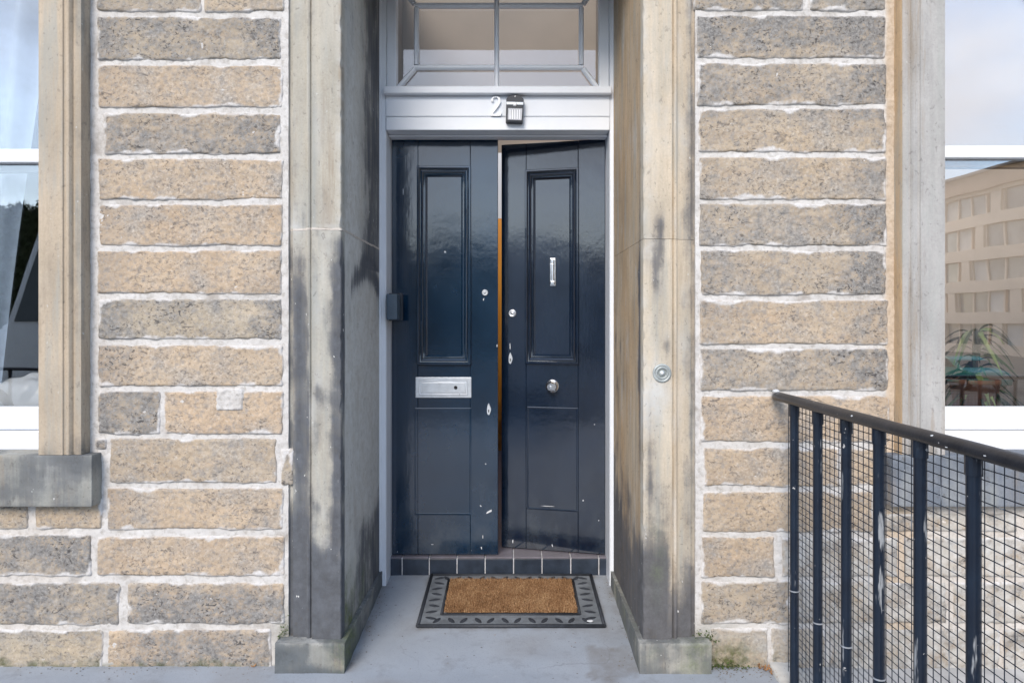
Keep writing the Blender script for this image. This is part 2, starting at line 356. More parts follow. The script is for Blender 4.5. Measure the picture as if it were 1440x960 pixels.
def smooth_angle(o, deg=35):
    me = o.data
    me.polygons.foreach_set('use_smooth', [True] * len(me.polygons))
    try: me.set_sharp_from_angle(angle=R(deg))
    except Exception: pass
    return o
def box(bm, x0, x1, y0, y1, z0, z1, bev=0.0, seg=1):
    r = bmesh.ops.create_cube(bm, size=1)
    for v in r['verts']:
        v.co = Vector(((x0 + x1) / 2 + v.co.x * (x1 - x0), (y0 + y1) / 2 + v.co.y * (y1 - y0), (z0 + z1) / 2 + v.co.z * (z1 - z0)))
    if bev:
        es = list({e for v in r['verts'] for e in v.link_edges})
        bmesh.ops.bevel(bm, geom=es, offset=bev, segments=seg, profile=0.5, affect='EDGES')
    return bm
def B(*a, **k): return box(bmesh.new(), *a, **k)
def cyl(bm, p0, p1, r0, r1=None, n=12, caps=True):
    p0, p1 = Vector(p0), Vector(p1); r1 = r0 if r1 is None else r1
    q = (p1 - p0).to_track_quat('Z', 'Y')
    a = [bm.verts.new(p0 + q @ Vector((r0 * math.cos(2 * math.pi * i / n), r0 * math.sin(2 * math.pi * i / n), 0))) for i in range(n)]
    b = [bm.verts.new(p1 + q @ Vector((r1 * math.cos(2 * math.pi * i / n), r1 * math.sin(2 * math.pi * i / n), 0))) for i in range(n)]
    for i in range(n): bm.faces.new((a[i], a[(i + 1) % n], b[(i + 1) % n], b[i]))
    if caps: bm.faces.new(a[::-1]); bm.faces.new(b)
    return bm
def lathe(bm, c, axis, prof, n=24):
    """prof: (radius, height along axis)"""
    c = Vector(c); q = Vector(axis).to_track_quat('Z', 'Y'); rings = []
    for r, h in prof:
        if r < 1e-6: rings.append([bm.verts.new(c + q @ Vector((0, 0, h)))])
        else: rings.append([bm.verts.new(c + q @ Vector((r * math.cos(2 * math.pi * i / n), r * math.sin(2 * math.pi * i / n), h))) for i in range(n)])
    for a, b in zip(rings, rings[1:]):
        for i in range(n):
            j = (i + 1) % n
            if len(a) == 1 and len(b) == 1: break
            if len(a) == 1: bm.faces.new((a[0], b[j], b[i]))
            elif len(b) == 1: bm.faces.new((a[i], a[j], b[0]))
            else: bm.faces.new((a[i], a[j], b[j], b[i]))
    return bm
def prism(bm, pts, z0, z1, nz=1, maxseg=None):
    """pts: open or closed (x,y) outline, swept up; closed."""
    P_ = [Vector(p) for p in pts]
    if maxseg:
        out = []
        for a, b in zip(P_, P_[1:] + P_[:1]):
            k = max(1, int((b - a).length / maxseg))
            out += [a + (b - a) * (i / k) for i in range(k)]
        P_ = out
    rows = [[bm.verts.new((p.x, p.y, z0 + (z1 - z0) * i / nz)) for p in P_] for i in range(nz + 1)]
    n = len(P_)
    for a, b in zip(rows, rows[1:]):
        for i in range(n):
            j = (i + 1) % n; bm.faces.new((a[i], a[j], b[j], b[i]))
    bm.faces.new(rows[0][::-1]); bm.faces.new(rows[-1])
    bmesh.ops.recalc_face_normals(bm, faces=bm.faces)
    return bm
def rect_sweep(bm, x0, x1, z0, z1, prof, y=0.0):
    """prof: (inset, depth toward -Y) swept round a rectangle with mitred corners"""
    rows = []
    for d, h in prof:
        rows.append([bm.verts.new(p) for p in ((x0 + d, y - h, z0 + d), (x1 - d, y - h, z0 + d), (x1 - d, y - h, z1 - d), (x0 + d, y - h, z1 - d))])
    for a, b in zip(rows, rows[1:]):
        for i in range(4):
            j = (i + 1) % 4; bm.faces.new((a[i], a[j], b[j], b[i]))
    return bm
def sheet(bm, f, nu, nv):
    g = [[bm.verts.new(f(i / nu, j / nv)) for i in range(nu + 1)] for j in range(nv + 1)]
    for j in range(nv):
        for i in range(nu): bm.faces.new((g[j][i], g[j][i + 1], g[j + 1][i + 1], g[j + 1][i]))
    return bm
def N3(x, y, z, s=1.0): return mn.noise(Vector((x * s, y * s, z * s)))
def FB(x, y, z, s=1.0, o=4): return mn.fractal(Vector((x * s, y * s, z * s)), 1.0, 2.0, o)
def sstep(a, b, t):
    t = max(0, min(1, (t - a) / (b - a))) if a != b else 0
    return t * t * (3 - 2 * t)
def blob(u, v, cu, cv, ru, rv): return math.exp(-(((u - cu) / ru) ** 2 + ((v - cv) / rv) ** 2))
def clone(o, parent=None, loc=None, label=None):
    c = o.copy(); COL.objects.link(c)
    if parent: c.parent = parent
    if loc is not None: c.location = loc
    if label: c['label'] = label
    for ch in list(o.children): clone(ch, c)
    return c

# ------------------------------------------------------------------ the ground
YW, YS = 2.735, 2.708            # mortar plane and mean stone face of the front wall
def land(x, y):
    return -0.14 - 1.55 * sstep(-4, -24, y)
bm = bmesh.new()
sheet(bm, lambda u, v: Vector((-300 + 600 * u, 60 - 460 * v, land(0, 60 - 460 * v))), 12, 230)
obj('ground', bm, 'earth', kind='structure', smooth=True)
bm = bmesh.new()
sheet(bm, lambda u, v: Vector((-120 + 240 * u, -2.02 - 11 * v, land(0, -2.02 - 11 * v) + 0.012)), 8, 60)
obj('road', bm, 'asphalt', kind='structure', smooth=True)
bm = bmesh.new(); box(bm, -60, 60, -2.0, -1.84, -0.3, 0.004, 0.01)
obj('kerb', bm, 'kerb_stone', kind='structure')
def floor_z(Y): return 0.0 if Y < 2.66 else 0.051 * (Y - 2.66) / 0.90
MXA, MXB, MYA = -0.424, 0.415, 3.005
def floor_stain_dark(c):
    s = 0.0
    X, Y = c.x, c.y
    n = FB(X, Y, 3.1, 9)
    # damp square by the right plinth with a trickle down from it
    a = (1 if 0.30 < X + 0.012 * n < 0.485 else 0) * (1 if 2.63 < Y + 0.02 * n < 2.86 else 0)
    s = max(s, 0.75 * a * (0.8 + 0.5 * n))
    s = max(s, 1.0 * blob(X, Y, 0.375, 2.62, 0.035, 0.05) * (0.8 + n))
    s = max(s, 0.6 * blob(X, Y, 0.42, 2.97, 0.06, 0.06) * (0.7 + n))
    s = max(s, 0.5 * blob(X, Y, -0.45, 2.58, 0.10, 0.03) * (0.6 + 1.6 * n))
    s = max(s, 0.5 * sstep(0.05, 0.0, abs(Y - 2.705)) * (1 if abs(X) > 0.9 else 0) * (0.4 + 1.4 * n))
    s = max(s, 0.35 * sstep(0.25, 0.7, FB(X, Y, 9.0, 2.6)))
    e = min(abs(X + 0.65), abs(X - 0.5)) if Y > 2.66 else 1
    s = max(s, 0.9 * sstep(0.06, 0.0, e) * (0.6 + n)); s = max(s, (.55 * sstep(.09, 0, 3.556 - Y) + .8 * sstep(.03, 0, max(MXA - X, X - MXB, MYA - Y))) * (.5 + n))  # dirt along the porch edges; also darker before the step and round the mat
    return max(0, min(1, s))
bm = bmesh.new()
sheet(bm, lambda u, v: Vector((-5 + 6.02 * u, -1.84 + 5.42 * v, floor_z(-1.84 + 5.42 * v) + 0.002 * FB(-5 + 6.02 * u, v * 5, 0, 3))), 300, 270)
obj('pavement', bm, 'floor', kind='structure', smooth=True, attrs={'soot': floor_stain_dark})
bm = bmesh.new()
sheet(bm, lambda u, v: Vector((1.12 + 4.6 * u, -1.84 + 4.8 * v, -0.004 + 0.006 * FB(u * 4.6, v * 4.8, 0, 4))), 90, 90)
obj('paving', bm, 'pale_concrete', kind='structure', smooth=True)
bm = bmesh.new(); box(bm, 1.015, 1.13, -0.5, 2.74, -0.2, 0.02, 0.012, 2)
bmesh.ops.subdivide_edges(bm, edges=[e for e in bm.edges if e.calc_length() > 1], cuts=60)
for v in bm.verts: v.co += Vector((0.006 * N3(v.co.x, v.co.y, 0, 9), 0, 0.005 * N3(v.co.x, v.co.y, 5, 8)))
obj('kerb', bm, 'kerb_stone', kind='structure', smooth=True)

# ------------------------------------------------------------------ walls of squared rubble
def stone_bm(x0, x1, z0, z1, seed, rough=1.0, res=0.0055):
    w, h = x1 - x0, z1 - z0
    nx, nz_ = max(4, int(w / res)), max(4, int(h / res))
    bm = bmesh.new(); g = []
    tilt = (random.random() - 0.5) * 0.004
    for j in range(nz_ + 1):
        row = []
        for i in range(nx + 1):
            u, v = i / nx, j / nz_
            X, Z = x0 + w * u, z0 + h * v
            # wandering arrises
            ex = (0.0075 * FB(seed, Z, 1.7, 7, 2) + 0.0045 * FB(seed, Z, 5.7, 30, 2)) * (1 if u < 0.5 else -1) * abs(2 * u - 1) ** 3
            ez = (0.0080 * FB(X, seed, 8.3, 6, 2) + 0.0045 * FB(X, seed, 2.3, 28, 2)) * (1 if v < 0.5 else -1) * abs(2 * v - 1) ** 3
            dx = min(X - x0, x1 - X); dz = min(Z - z0, z1 - Z)
            r = 0.012
            d = min(dx, dz)
            if dx < r and dz < r: d = r - math.hypot(r - dx, r - dz)
            e = max(0.0, min(1.0, d / 0.009))
            edge = (1 - (1 - (1 - e) ** 2) ** 0.5)
            rel = 0.0026 * FB(X + seed * 3.1, seed, Z * 1.25, 12, 3) + 0.0024 * FB(X, seed * 7.7, Z, 50, 3)
            pit = max(0.0, FB(X * 1.0 + seed, 4.4, Z * 1.5, 55, 2) - 0.30) * 0.010
            Yv = YS - 0.0028 + tilt * (2 * u - 1) + min(0.0035, (rel + pit) * rough) * (0.5 + 0.5 * e) + 0.030 * edge
            if d <= 1e-6: Yv = YW + 0.03
            row.append(bm.verts.new((X + ex, Yv, Z + ez)))
        g.append(row)
    for j in range(nz_):
        for i in range(nx): bm.faces.new((g[j][i], g[j][i + 1], g[j + 1][i + 1], g[j + 1][i]))
    ring = g[0] + [r[-1] for r in g[1:]] + g[-1][-2::-1] + [r[0] for r in g[-2:0:-1]]
    bm.faces.new(ring[::-1])
    return bm
random.seed(5)
sd_ = [0]
def stone(parent, X0, X1, Y0, Y1, soot=(0.1, 0, 0, 0, 0), tone=0.3, lime=0.0, rough=1.0, moss=None, res=0.0055, extra=None):
    sd_[0] += 1; s = sd_[0] * 1.37
    x0, x1, z0, z1 = px(X0, YS) - .006, px(X1, YS) + .006, pz(Y1, YS) - .0065, pz(Y0, YS) + .0065
    b, l, r, t, bt = soot
    def fs(c):
        u, v = (c.x - x0) / (x1 - x0), (c.z - z0) / (z1 - z0)
        n = FB(c.x, s, c.z, 7, 4)
        k = b + 0.45 * b * n
        k += l * sstep(0.30, 0.0, u + 0.12 * n) + r * sstep(0.70, 1.0, u + 0.14 * n)
        k += t * sstep(0.55, 1.0, v + 0.3 * n) + bt * sstep(0.45, 0.0, v + 0.3 * n)
        if extra: k += extra(u, v, n)
        return max(0, min(1.1, k))
    def fm(c):
        if not moss: return 0.0
        return max(0, min(1, moss(c, FB(c.x, s, c.z, 12))))
    ctr = Vector(((x0 + x1) / 2, YS, (z0 + z1) / 2))
    def fsm(c):
        d = min(c.x - x0, x1 - c.x, c.z - z0, z1 - c.z)
        w = 0.004 + 0.026 * max(0.0, FB(c.x, s, c.z, 9, 5) + 0.02)
        return sstep(w + 0.003, w - 0.004, d)
    return obj('stone', stone_bm(x0, x1, z0, z1, s, rough, res), 'rubble', parent, True, ctr, {'soot': fs, 'moss': fm, 'smear': fsm}, props={'tone': tone, 'lime': lime})
def mortar_bm(x0, x1, z0, z1, res=0.010):
    nu, nv = int((x1 - x0) / res), int((z1 - z0) / res); bm = bmesh.new()
    def f(u, v):
        X, Z = x0 + (x1 - x0) * u, z0 + (z1 - z0) * v
        return Vector((X, YW - 0.0232 + 0.0040 * FB(X, 3.3, Z, 9, 4) + 0.0028 * FB(X, 9.3, Z, 50, 3), Z))
    sheet(bm, f, nu, nv)
    e = [x for x in bm.edges if x.is_boundary]
    r = bmesh.ops.extrude_edge_only(bm, edges=e)
    for v in r['geom']:
        if isinstance(v, bmesh.types.BMVert): v.co.y = YW + 0.35
    return bm
# left stretch
wl = thing('stone_wall', 'coursed sandstone wall between the curtained window and the doorway', 'wall', (-1.25, YW, 0))
def moss_foot(c, n): return 0.0
obj('mortar', mortar_bm(-1.76, -0.888, -0.02, 2.80), 'mortar', wl, 2, attrs={
    'moss': lambda c: max(0, 1.1 * blob(c.x, c.z, -0.885, 0.08, 0.05, 0.14) + 0.7 * sstep(0.02, 0.0, c.z + 0.02 * FB(c.x, 0, c.z, 14)) + 0.35 * FB(c.x, 2, c.z, 10) * sstep(0.12, 0, c.z)),
    'warm': lambda c: 0.0})
obj('mortar', mortar_bm(-3.4, -1.76, -0.02, 0.66), 'mortar', wl, 2, attrs={
    'moss': lambda c: max(0, 0.7 * sstep(0.02, 0.0, c.z + 0.02 * FB(c.x, 0, c.z, 14))), 'warm': lambda c: 0.15})
mgl = lambda c, n: sstep(0.035, 0.0, c.z + 0.03 * n) * 0.8
LEFT = [
 ((137, 282, -45, 15), (.35, .1, 0, 0, 0), .6), ((288, 398, -45, 15), (.16, 0, 0, 0, 0), .4),
 ((138, 393, 25, 83), (.42, .2, .25, .1, 0), .7), ((140, 396, 93, 150), (.10, .15, .05, .12, 0), .15),
 ((146, 394, 160, 216), (.42, .15, .3, 0, .1), .45), ((140, 396, 224, 280), (.06, .15, 0, .05, 0), .2),
 ((140, 396, 289, 344), (.07, .25, 0, .12, 0), .1), ((138, 394, 353, 412), (.05, .3, .1, 0, 0), .12),
 ((139, 395, 421, 476), (.20, .45, .55, .3, 0), .9), ((139, 397, 486, 542), (.07, .42, .16, 0, 0), .2),
 ((139, 224, 551, 609), (.62, .2, 0, 0, .1), .6), ((232, 397, 551, 609), (.04, 0, 0, 0, .12), .0),
 ((134, 149, 617, 631), (.6, 0, 0, 0, 0), .5), ((155, 388, 617, 678), (.13, .2, .1, 0, 0), .45),
 ((396, 412, 632, 681), (.35, 0, 0, 0, 0), .8), ((152, 397, 687, 743), (.08, .2, 0, .06, 0), .2),
 ((-40, 38, 700, 742), (.2, 0, 0, .3, 0), .5), ((50, 142, 700, 743), (.14, 0, 0, .3, 0), .4),  # soot values here carry the shade under the sill
 ((-90, 128, 753, 808), (.85, 0, .1, 0, -.25), .6), ((138, 399, 755, 808), (.10, .12, 0, 0, 0), .15),
 ((-80, 168, 820, 877), (.55, .1, 0, 0, .2), .7), ((179, 399, 820, 876), (.72, 0, -.1, -.55, .25), .3),
 ((-60, 143, 886, 941), (.10, 0, .1, .25, .25), .95), ((152, 381, 886, 941), (.66, -.6, 0, -.25, .2), .2)]
for (a, s, t) in LEFT:
    stone(wl, *a, soot=s, tone=t, moss=mgl if a[3] > 900 else None, rough=1.25 if s[0] > .4 else 1.0)
for a, s, t in (((-290, -50, 700, 742), .2, .4), ((-330, -100, 753, 808), .4, .5), ((-300, -90, 820, 877), .25, .3), ((-330, -70, 886, 941), .5, .6), ((-560, -300, 700, 742), .3, .2), ((-570, -340, 753, 808), .2, .3), ((-540, -310, 820, 877), .5, .6), ((-600, -340, 886, 941), .15, .3)):
    stone(wl, *a, soot=(s, .1, .1, 0, .1), tone=t, res=.009)
# patch of repair mortar let into one stone
bm = bmesh.new()
def patch(u, v):
    X, Z = px(303 + 42 * u, YS), pz(577 - 32 * v, YS)
    e = min(u, 1 - u, v, 1 - v)
    return Vector((X + 0.004 * N3(u, v, 1, 7), YS - 0.010 + 0.004 * FB(X, 1, Z, 40) + (0.012 if e < 0.05 else 0), Z + 0.004 * N3(v, u, 4, 7)))
sheet(bm, patch, 24, 18)
obj('mortar_patch', bm, 'mortar', wl, True, attrs={'moss': lambda c: 0.0, 'warm': lambda c: 0.0})
# right stretch
wr = thing('stone_wall', 'coursed sandstone wall between the doorway and the window above the railing', 'wall', (1.1, YW, 0))
obj('mortar', mortar_bm(0.728, 1.60, -0.02, 2.80), 'mortar', wr, 2, attrs={
    'moss': lambda c: max(0, 0.9 * blob(c.x, c.z, 0.80, 0.06, 0.10, 0.09) + 0.5 * sstep(0.02, 0.0, c.z)),
    'warm': lambda c: 0.9 * sstep(1.475, 1.492, c.x + 0.006 * FB(c.x, 0, c.z, 20))})
obj('mortar', mortar_bm(1.60, 3.2, -0.02, 0.66), 'mortar', wr, 2, attrs={'moss': lambda c: 0.0, 'warm': lambda c: 0.25 + 0.5 * sstep(.6, .66, c.z)})
mgr = lambda c, n: 1.1 * blob(c.x, c.z, 0.84, 0.03, 0.14, 0.07) + 0.4 * n * sstep(0.2, 0, c.z)
RIGHT = [
 ((978, 1128, -45, 14), (.55, .1, 0, .1, 0), .6), ((1140, 1244, -45, 14), (.52, 0, .1, 0, 0), .6),
 ((981, 1244, 23, 81), (.62, .2, .25, .25, -.2), .6), ((981, 1246, 90, 147), (.38, .2, .5, .1, 0), .5),
 ((983, 1245, 154, 213), (.20, .1, .35, .15, -.1), .5), ((984, 1247, 222, 280), (.16, .15, .35, .05, 0), .45),
 ((984, 1247, 287, 345), (.36, .1, .5, 0, 0), .55), ((985, 1247, 353, 414), (.30, .2, .7, 0, 0), .5),
 ((985, 1248, 423, 483), (.13, .25, .25, .05, 0), .3), ((986, 1247, 491, 548), (.34, .05, .5, .1, 0), .5),
 ((987, 1249, 557, 621), (.05, .12, .15, 0, 0), .1), ((991, 1180, 630, 683), (.08, .1, .1, 0, .05), .2), ((1189, 1246, 630, 683), (.15, 0, .1, 0, 0), .3),
 ((989, 1226, 692, 747), (.14, 0, 0, .1, .1), .25),
 ((987, 1089, 755, 811), (.12, .12, 0, 0, .1), .2),
 ((987, 1112, 818, 876), (.28, .05, .1, .05, .2), .55),
 ((1000, 1079, 884, 945), (.22, .1, .1, 0, .2), .4), ((1085, 1160, 884, 945), (.25, 0, 0, 0, .1), .4)]
for (a, s, t) in RIGHT:
    stone(wr, *a, soot=s, tone=t, moss=mgr if a[3] > 870 else None, rough=1.25 if s[0] > .3 else 1.0, lime=0.25 if a[3] > 880 else 0)
for a, t in (((1100, 1262, 755, 811), .3), ((1124, 1330, 818, 876), .4), ((1166, 1290, 884, 945), .5), ((1236, 1430, 722, 747), .3), ((1440, 1600, 722, 747), .3),
             ((1272, 1490, 755, 811), .2), ((1340, 1520, 818, 876), .4), ((1298, 1405, 884, 945), .5), ((1412, 1580, 884, 945), .5), ((1500, 1640, 755, 811), .4), ((1610, 1800, 722, 747), .3), ((1650, 1820, 755, 811), .3), ((1530, 1760, 818, 876), .5), ((1590, 1790, 884, 945), .4)):
    stone(wr, *a, soot=(.36, .15, .15, .25, .0), tone=t, lime=0.7, res=0.009, rough=1.6)
# the masonry outside the picture: over the openings, stopped low to let sun into the vestibule, and the flank walls
def plain(parent, name, *b):
    return obj(name, B(*b), 'far_stone', parent)
plain(wl, 'upper_wall', -9, 0, YW - 0.012, YW + 0.6, 3.14, 3.66)
plain(wr, 'upper_wall', 0.003, 9, YW - 0.012, YW + 0.6, 3.14, 3.66)
plain(wl, 'pier', -1.83, -0.85, YW - 0.012, YW + 0.30, 2.802, 3.137)
plain(wr, 'pier', 0.71, 1.68, YW - 0.012, YW + 0.30, 2.802, 3.137)
plain(wl, 'flank_wall', -9, -3.02, YW - 0.012, YW + 0.6, 0, 3.137)
plain(wr, 'flank_wall', 2.86, 9, YW - 0.012, YW + 0.6, 0, 3.137)
# ------------------------------------------------------------------ dressed door pilasters with plinths
ZJ = pz(322, 2.69); ZJR = pz(336, 2.69)
def pil_profile(s, xi, w):
    """s=-1: left pilaster (outer side toward -X); xi inner corner X; returns (x,y) outline from the door frame round to the wall"""
    o = lambda d: xi + s * d
    return [(o(-0.006), 3.44), (o(0.001), 2.694), (o(0.004), 2.690), (o(w * 0.53), 2.690), (o(w * 0.535), 2.702), (o(w * 0.56), 2.704), (o(w * 0.58), 2.697), (o(w * 0.61), 2.695),
            (o(w * 0.64), 2.699), (o(w * 0.65), 2.708), (o(w * 0.90), 2.710), (o(w * 0.905), 2.722), (o(w), 2.724), (o(w), 3.44)]
def chip_arris(bm, xi, s):
    for v in bm.verts:
        if v.co.y < 2.70 and abs(v.co.x - xi) < .012:
            k = max(0.0, FB(3.0, s * 5.0, v.co.z, 14, 4) - .05)
            v.co.x += s * .010 * k; v.co.y += .008 * k
    return bm
def front(c): return c.y < 2.75
def left_soot(c):
    X, Y, Z = c.x, c.y, c.z
    n = FB(X * 2.2, Y * 2.2, Z * 0.8, 6, 4); n2 = FB(X, Y, Z, 3, 3)
    if front(c):
        k = 0.10 + 0.2 * n
        lowb = sstep(ZJ + 0.01, ZJ - 0.06, Z)
        if X < -0.80: k += 0.10 + sstep(ZJ - .02, ZJ - .16, Z + .05 * n2) * (0.30 + 0.35 * n2 + 0.45 * blob(X, 0, -.842, 0, .022, 1) + 0.3 * n)
        elif X < -0.785: k += 0.2
        else:
            k += lowb * (0.02 + 0.85 * blob(X, Z, -0.690, 1.38, 0.038, 0.30) + 0.75 * blob(X, Z, -0.685, 0.80, 0.028, 0.5) + 0.3 * n)
            k += 0.25 * blob(X, Z, -0.78, 1.2, 0.03, 0.5)
        k += 0.85 * sstep(0.68, 0.34, Z + 0.15 * n2)
    else:
        t = (Y - 2.69) / 0.74
        k = 0.06 + 0.25 * n
        if Z > 1.62:
            k += 0.62 * sstep(0.35, 0.75, t + 0.12 * n2 - 0.12 * (Z - 2.2)) + 0.3 * sstep(2.0, 2.7, Z) * (1 - abs(t - 0.2))
            k -= 0.25 * blob(t, Z, 0.30, 2.2, 0.18, 1.2)
        arch = 1.60 - 0.55 * (t - 0.62) ** 2 - (0.10 if t < 0.2 else 0)
        k += 0.8 * math.exp(-((Z - arch) / 0.06) ** 2) * sstep(0.05, 0.3, t)
        k += 0.25 * sstep(0.75, 1.0, t) * sstep(1.5, 1.0, Z) - 0.2 * sstep(1.6, 1.4, Z)  # soot near the door, cut back lower down to lighten the unlit reveal
        k += 0.85 * sstep(0.62, 0.30, Z + 0.22 * n2) * (0.75 + 0.25 * t)
    return max(0, min(1, k))
def left_pale(c):
    n = FB(c.x * 2, c.y * 2, c.z * 0.6, 7, 4)
    if front(c):
        k = 0.5 * blob(c.x, c.z, -0.86, ZJ + 0.03, 0.05, 0.07) + 0.6 * sstep(0.02, 0, abs(c.z - ZJ - 0.006)) * (0.6 + n) + 0.3 * max(0, n)
        k += 1.3 * max(0, FB(c.x * 26, 2.0, c.z * 2.2, 1.6, 4) - .12) * (1.0 if c.z < ZJ else .4)
        k += 0.9 * sstep(0.012, 0.0, abs(c.x + 0.678)) * max(0, FB(0, 0, c.z, 16) + 0.25)
        return max(0, min(1, k))
    t = (c.y - 2.69) / 0.74
    return max(0, min(1, 0.62 + 1.0 * blob(t, c.z, 0.5, 1.10, 0.45, 0.55) * (0.75 + n) + 0.5 * blob(t, c.z, 0.25, 2.0, 0.14, 0.7)))  # base paleness stands in for light on the unlit reveal, plus pale streaks
def left_moss(c):
    n = FB(c.x, c.y, c.z, 10)
    k = 0.0
    if not front(c): k = 1.1 * blob(c.y, c.z, 2.80, 0.20, 0.22, 0.12) + 0.25 * sstep(0.5, 0.15, c.z) * max(0, n)
    return max(0, min(1, k * (0.7 + n)))
pl = thing('door_pilaster', 'grey green sandstone door jamb with sooty lower half, left of the door', 'pilaster', (-0.78, 2.7, 0))
def ZJ_strip(par, xi, s, w, zc, h, mat_, attrs):
    prof_ = pil_profile(s, xi, w)
    bm = prism(bmesh.new(), [(x - s * .0012 if i < 2 else x, y - .0012 if 0 < i < 12 else y) for i, (x, y) in enumerate(prof_)], zc - h, zc + h, 2, .012)
    for v in bm.verts:
        v.co.z += .0035 * FB(v.co.x, v.co.y, 3, 22)
    return smooth_angle(obj('joint', bm, mat_, par, attrs=attrs), 40)
LT = {'tint': (0.36, 0.325, 0.25), 'soot_tint': (0.085, 0.092, 0.105)}
XL, WL_, XR, WR_ = -0.672, 0.219, 0.516, 0.215
for z0, z1 in ((0.11, ZJ - 0.002), (ZJ + 0.002, 3.058)):
    o = obj('dressed_stone', chip_arris(prism(bmesh.new(), pil_profile(-1, XL, WL_), z0, z1, int((z1 - z0) / 0.012), 0.02), XL, -1), 'ashlar', pl, attrs={'soot': left_soot, 'pale': left_pale, 'moss': left_moss},
            props={'tint': (0.44, 0.415, 0.355) if z0 < 1 else (0.43, 0.40, 0.335), 'soot_tint': (0.075, 0.082, 0.096)})
    smooth_angle(o, 30)
ZJ_strip(pl, XL, -1, WL_, ZJ, .0042, 'mortar', {'moss': lambda c: 0.0, 'warm': lambda c: 0.35})
def pl_soot(c): 
    n = FB(c.x, c.y, c.z, 8); return max(0, min(1, 0.55 + 0.5 * n + 0.45 * sstep(0.03, 0.0, c.z) + (0.2 if c.y > 2.68 else 0)))
def pl_pale(c):
    n = FB(c.x, c.y, c.z, 20); return max(0, min(1, (1.3 * sstep(0.106, 0.116, c.z) * (0.55 + 1.2 * n))))
def pl_moss(c): 
    n = FB(c.x, c.y, c.z, 9); return max(0, min(1, 1.0 * blob(c.x, c.z, -0.66, 0.07, 0.045, 0.08) * blob(c.y, 0, 2.75, 0, .12, 1) + 0.12 * n * (1 if c.z > 0.09 else 0.3)))
def plinth(parent, s, xi, xo, attrs, props):
    bm = bmesh.new()
    o0 = 0.033
    pts = [(xi - s * 0.020, 3.44), (xi - s * 0.020, 2.655), (xo, 2.655), (xo, 2.78)]
    if s < 0: pts = [(xi + 0.020, 3.44), (xi + 0.020, 2.655), (xo, 2.655), (xo, 2.78), (xi - 0.01, 2.78), (xi - 0.01, 3.44)]
    else: pts = [(xi - 0.020, 3.44), (xi - 0.020, 2.655), (xo, 2.655), (xo, 2.78), (xi + 0.01, 2.78), (xi + 0.01, 3.44)]
    prism(bm, pts, -0.05, 0.118, 12, 0.02)
    for v in bm.verts:
        v.co += Vector((0.002 * N3(v.co.x, v.co.y, v.co.z, 18), 0.002 * N3(v.co.x, v.co.y + 4, v.co.z, 18), (0.003 * N3(v.co.x, v.co.y, 3, 14) if v.co.z > 0.1 else 0)))
    return smooth_angle(obj('plinth', bm, 'ashlar', parent, attrs=attrs, props=props), 40)
plinth(pl, -1, XL, -0.922, {'soot': pl_soot, 'pale': pl_pale, 'moss': pl_moss}, {'tint': (0.33, 0.325, 0.295), 'soot_tint': (0.095, 0.108, 0.118)})
def right_soot(c):
    X, Y, Z = c.x, c.y, c.z
    n = FB(X * 2.2, Y * 2.2, Z * 0.8, 6, 4); n2 = FB(X, Y, Z, 3, 3)
    if front(c):
        k = 0.05 + 0.12 * n
        k += 1.15 * blob(X, Z, 0.578, 1.56, 0.024, 0.19) * (0.9 + 0.7 * n) + 0.5 * blob(X, Z, 0.58, 1.74, 0.02, 0.05) + 0.45 * blob(X, Z, 0.60, 1.25, 0.03, 0.07) * (0.6 + n)
        k += 0.5 * blob(X, Z, 0.70, 1.85, 0.018, 0.16) + 0.42 * sstep(0.672, 0.69, X) * (0.8 + 0.5 * n2)
        k += 0.45 * blob(X, Z, 0.55, 0.98, 0.012, 0.12) + 0.40 * blob(X, Z, 0.54, 0.7, 0.03, 0.2) * (0.6 + n)
        k += 0.95 * sstep(0.62, 0.34, Z + 0.10 * n2 + (0.16 if X > 0.62 else 0)) + 0.4 * blob(X, Z, 0.60, 0.62, 0.03, 0.10)
    else:
        t = (Y - 2.69) / 0.74
        k = 0.05 + 0.15 * n
        k += 1.1 * blob(t, Z, 0.05, 1.45, 0.09, 0.40) * (0.75 + 0.9 * n) + 0.8 * blob(t, Z, 0.04, 1.0, 0.06, 0.4)
        k += 0.35 * blob(t, Z, 0.85, 1.0, 0.3, 0.5) * (0.6 + n) + 0.85 * sstep(0.75, 0.30, Z + 0.25 * n2 - 0.1 * t)
        k += 0.3 * sstep(2.2, 2.9, Z) * sstep(0.4, 0.9, t)
    return max(0, min(1, k))
def right_pale(c):
    n = FB(c.x * 2, c.y * 2, c.z * 0.6, 7, 4)
    if front(c):
        k = 1.0 * blob(c.x, c.z, 0.565, 1.07, 0.05, 0.11) + 0.5 * blob(c.x, c.z, 0.55, 1.66, 0.03, 0.05) + 0.35 * blob(c.x, c.z, 0.545, 2.1, 0.02, 0.4) + 0.6 * sstep(0.010, 0.0, abs(c.x - 0.519)) * max(0, FB(0, 3, c.z, 12) + 0.3)
    else: k = 0.1 * max(0, n)
    k += 0.9 * max(0, FB(c.x * 26 + c.y * 12, 5.0, c.z * 2.2, 1.6, 4) - .18)
    return max(0, min(1, k))
def right_moss(c): return max(0, min(1, 0.35 * blob(c.x, c.z, 0.57, 0.45, 0.03, 0.18) * (0.6 + FB(c.x, c.y, c.z, 9)))) if front(c) else 0.0
pr = thing('door_pilaster', 'warm cream sandstone door jamb with dark stains and a bell push, right of the door', 'pilaster', (0.62, 2.7, 0))
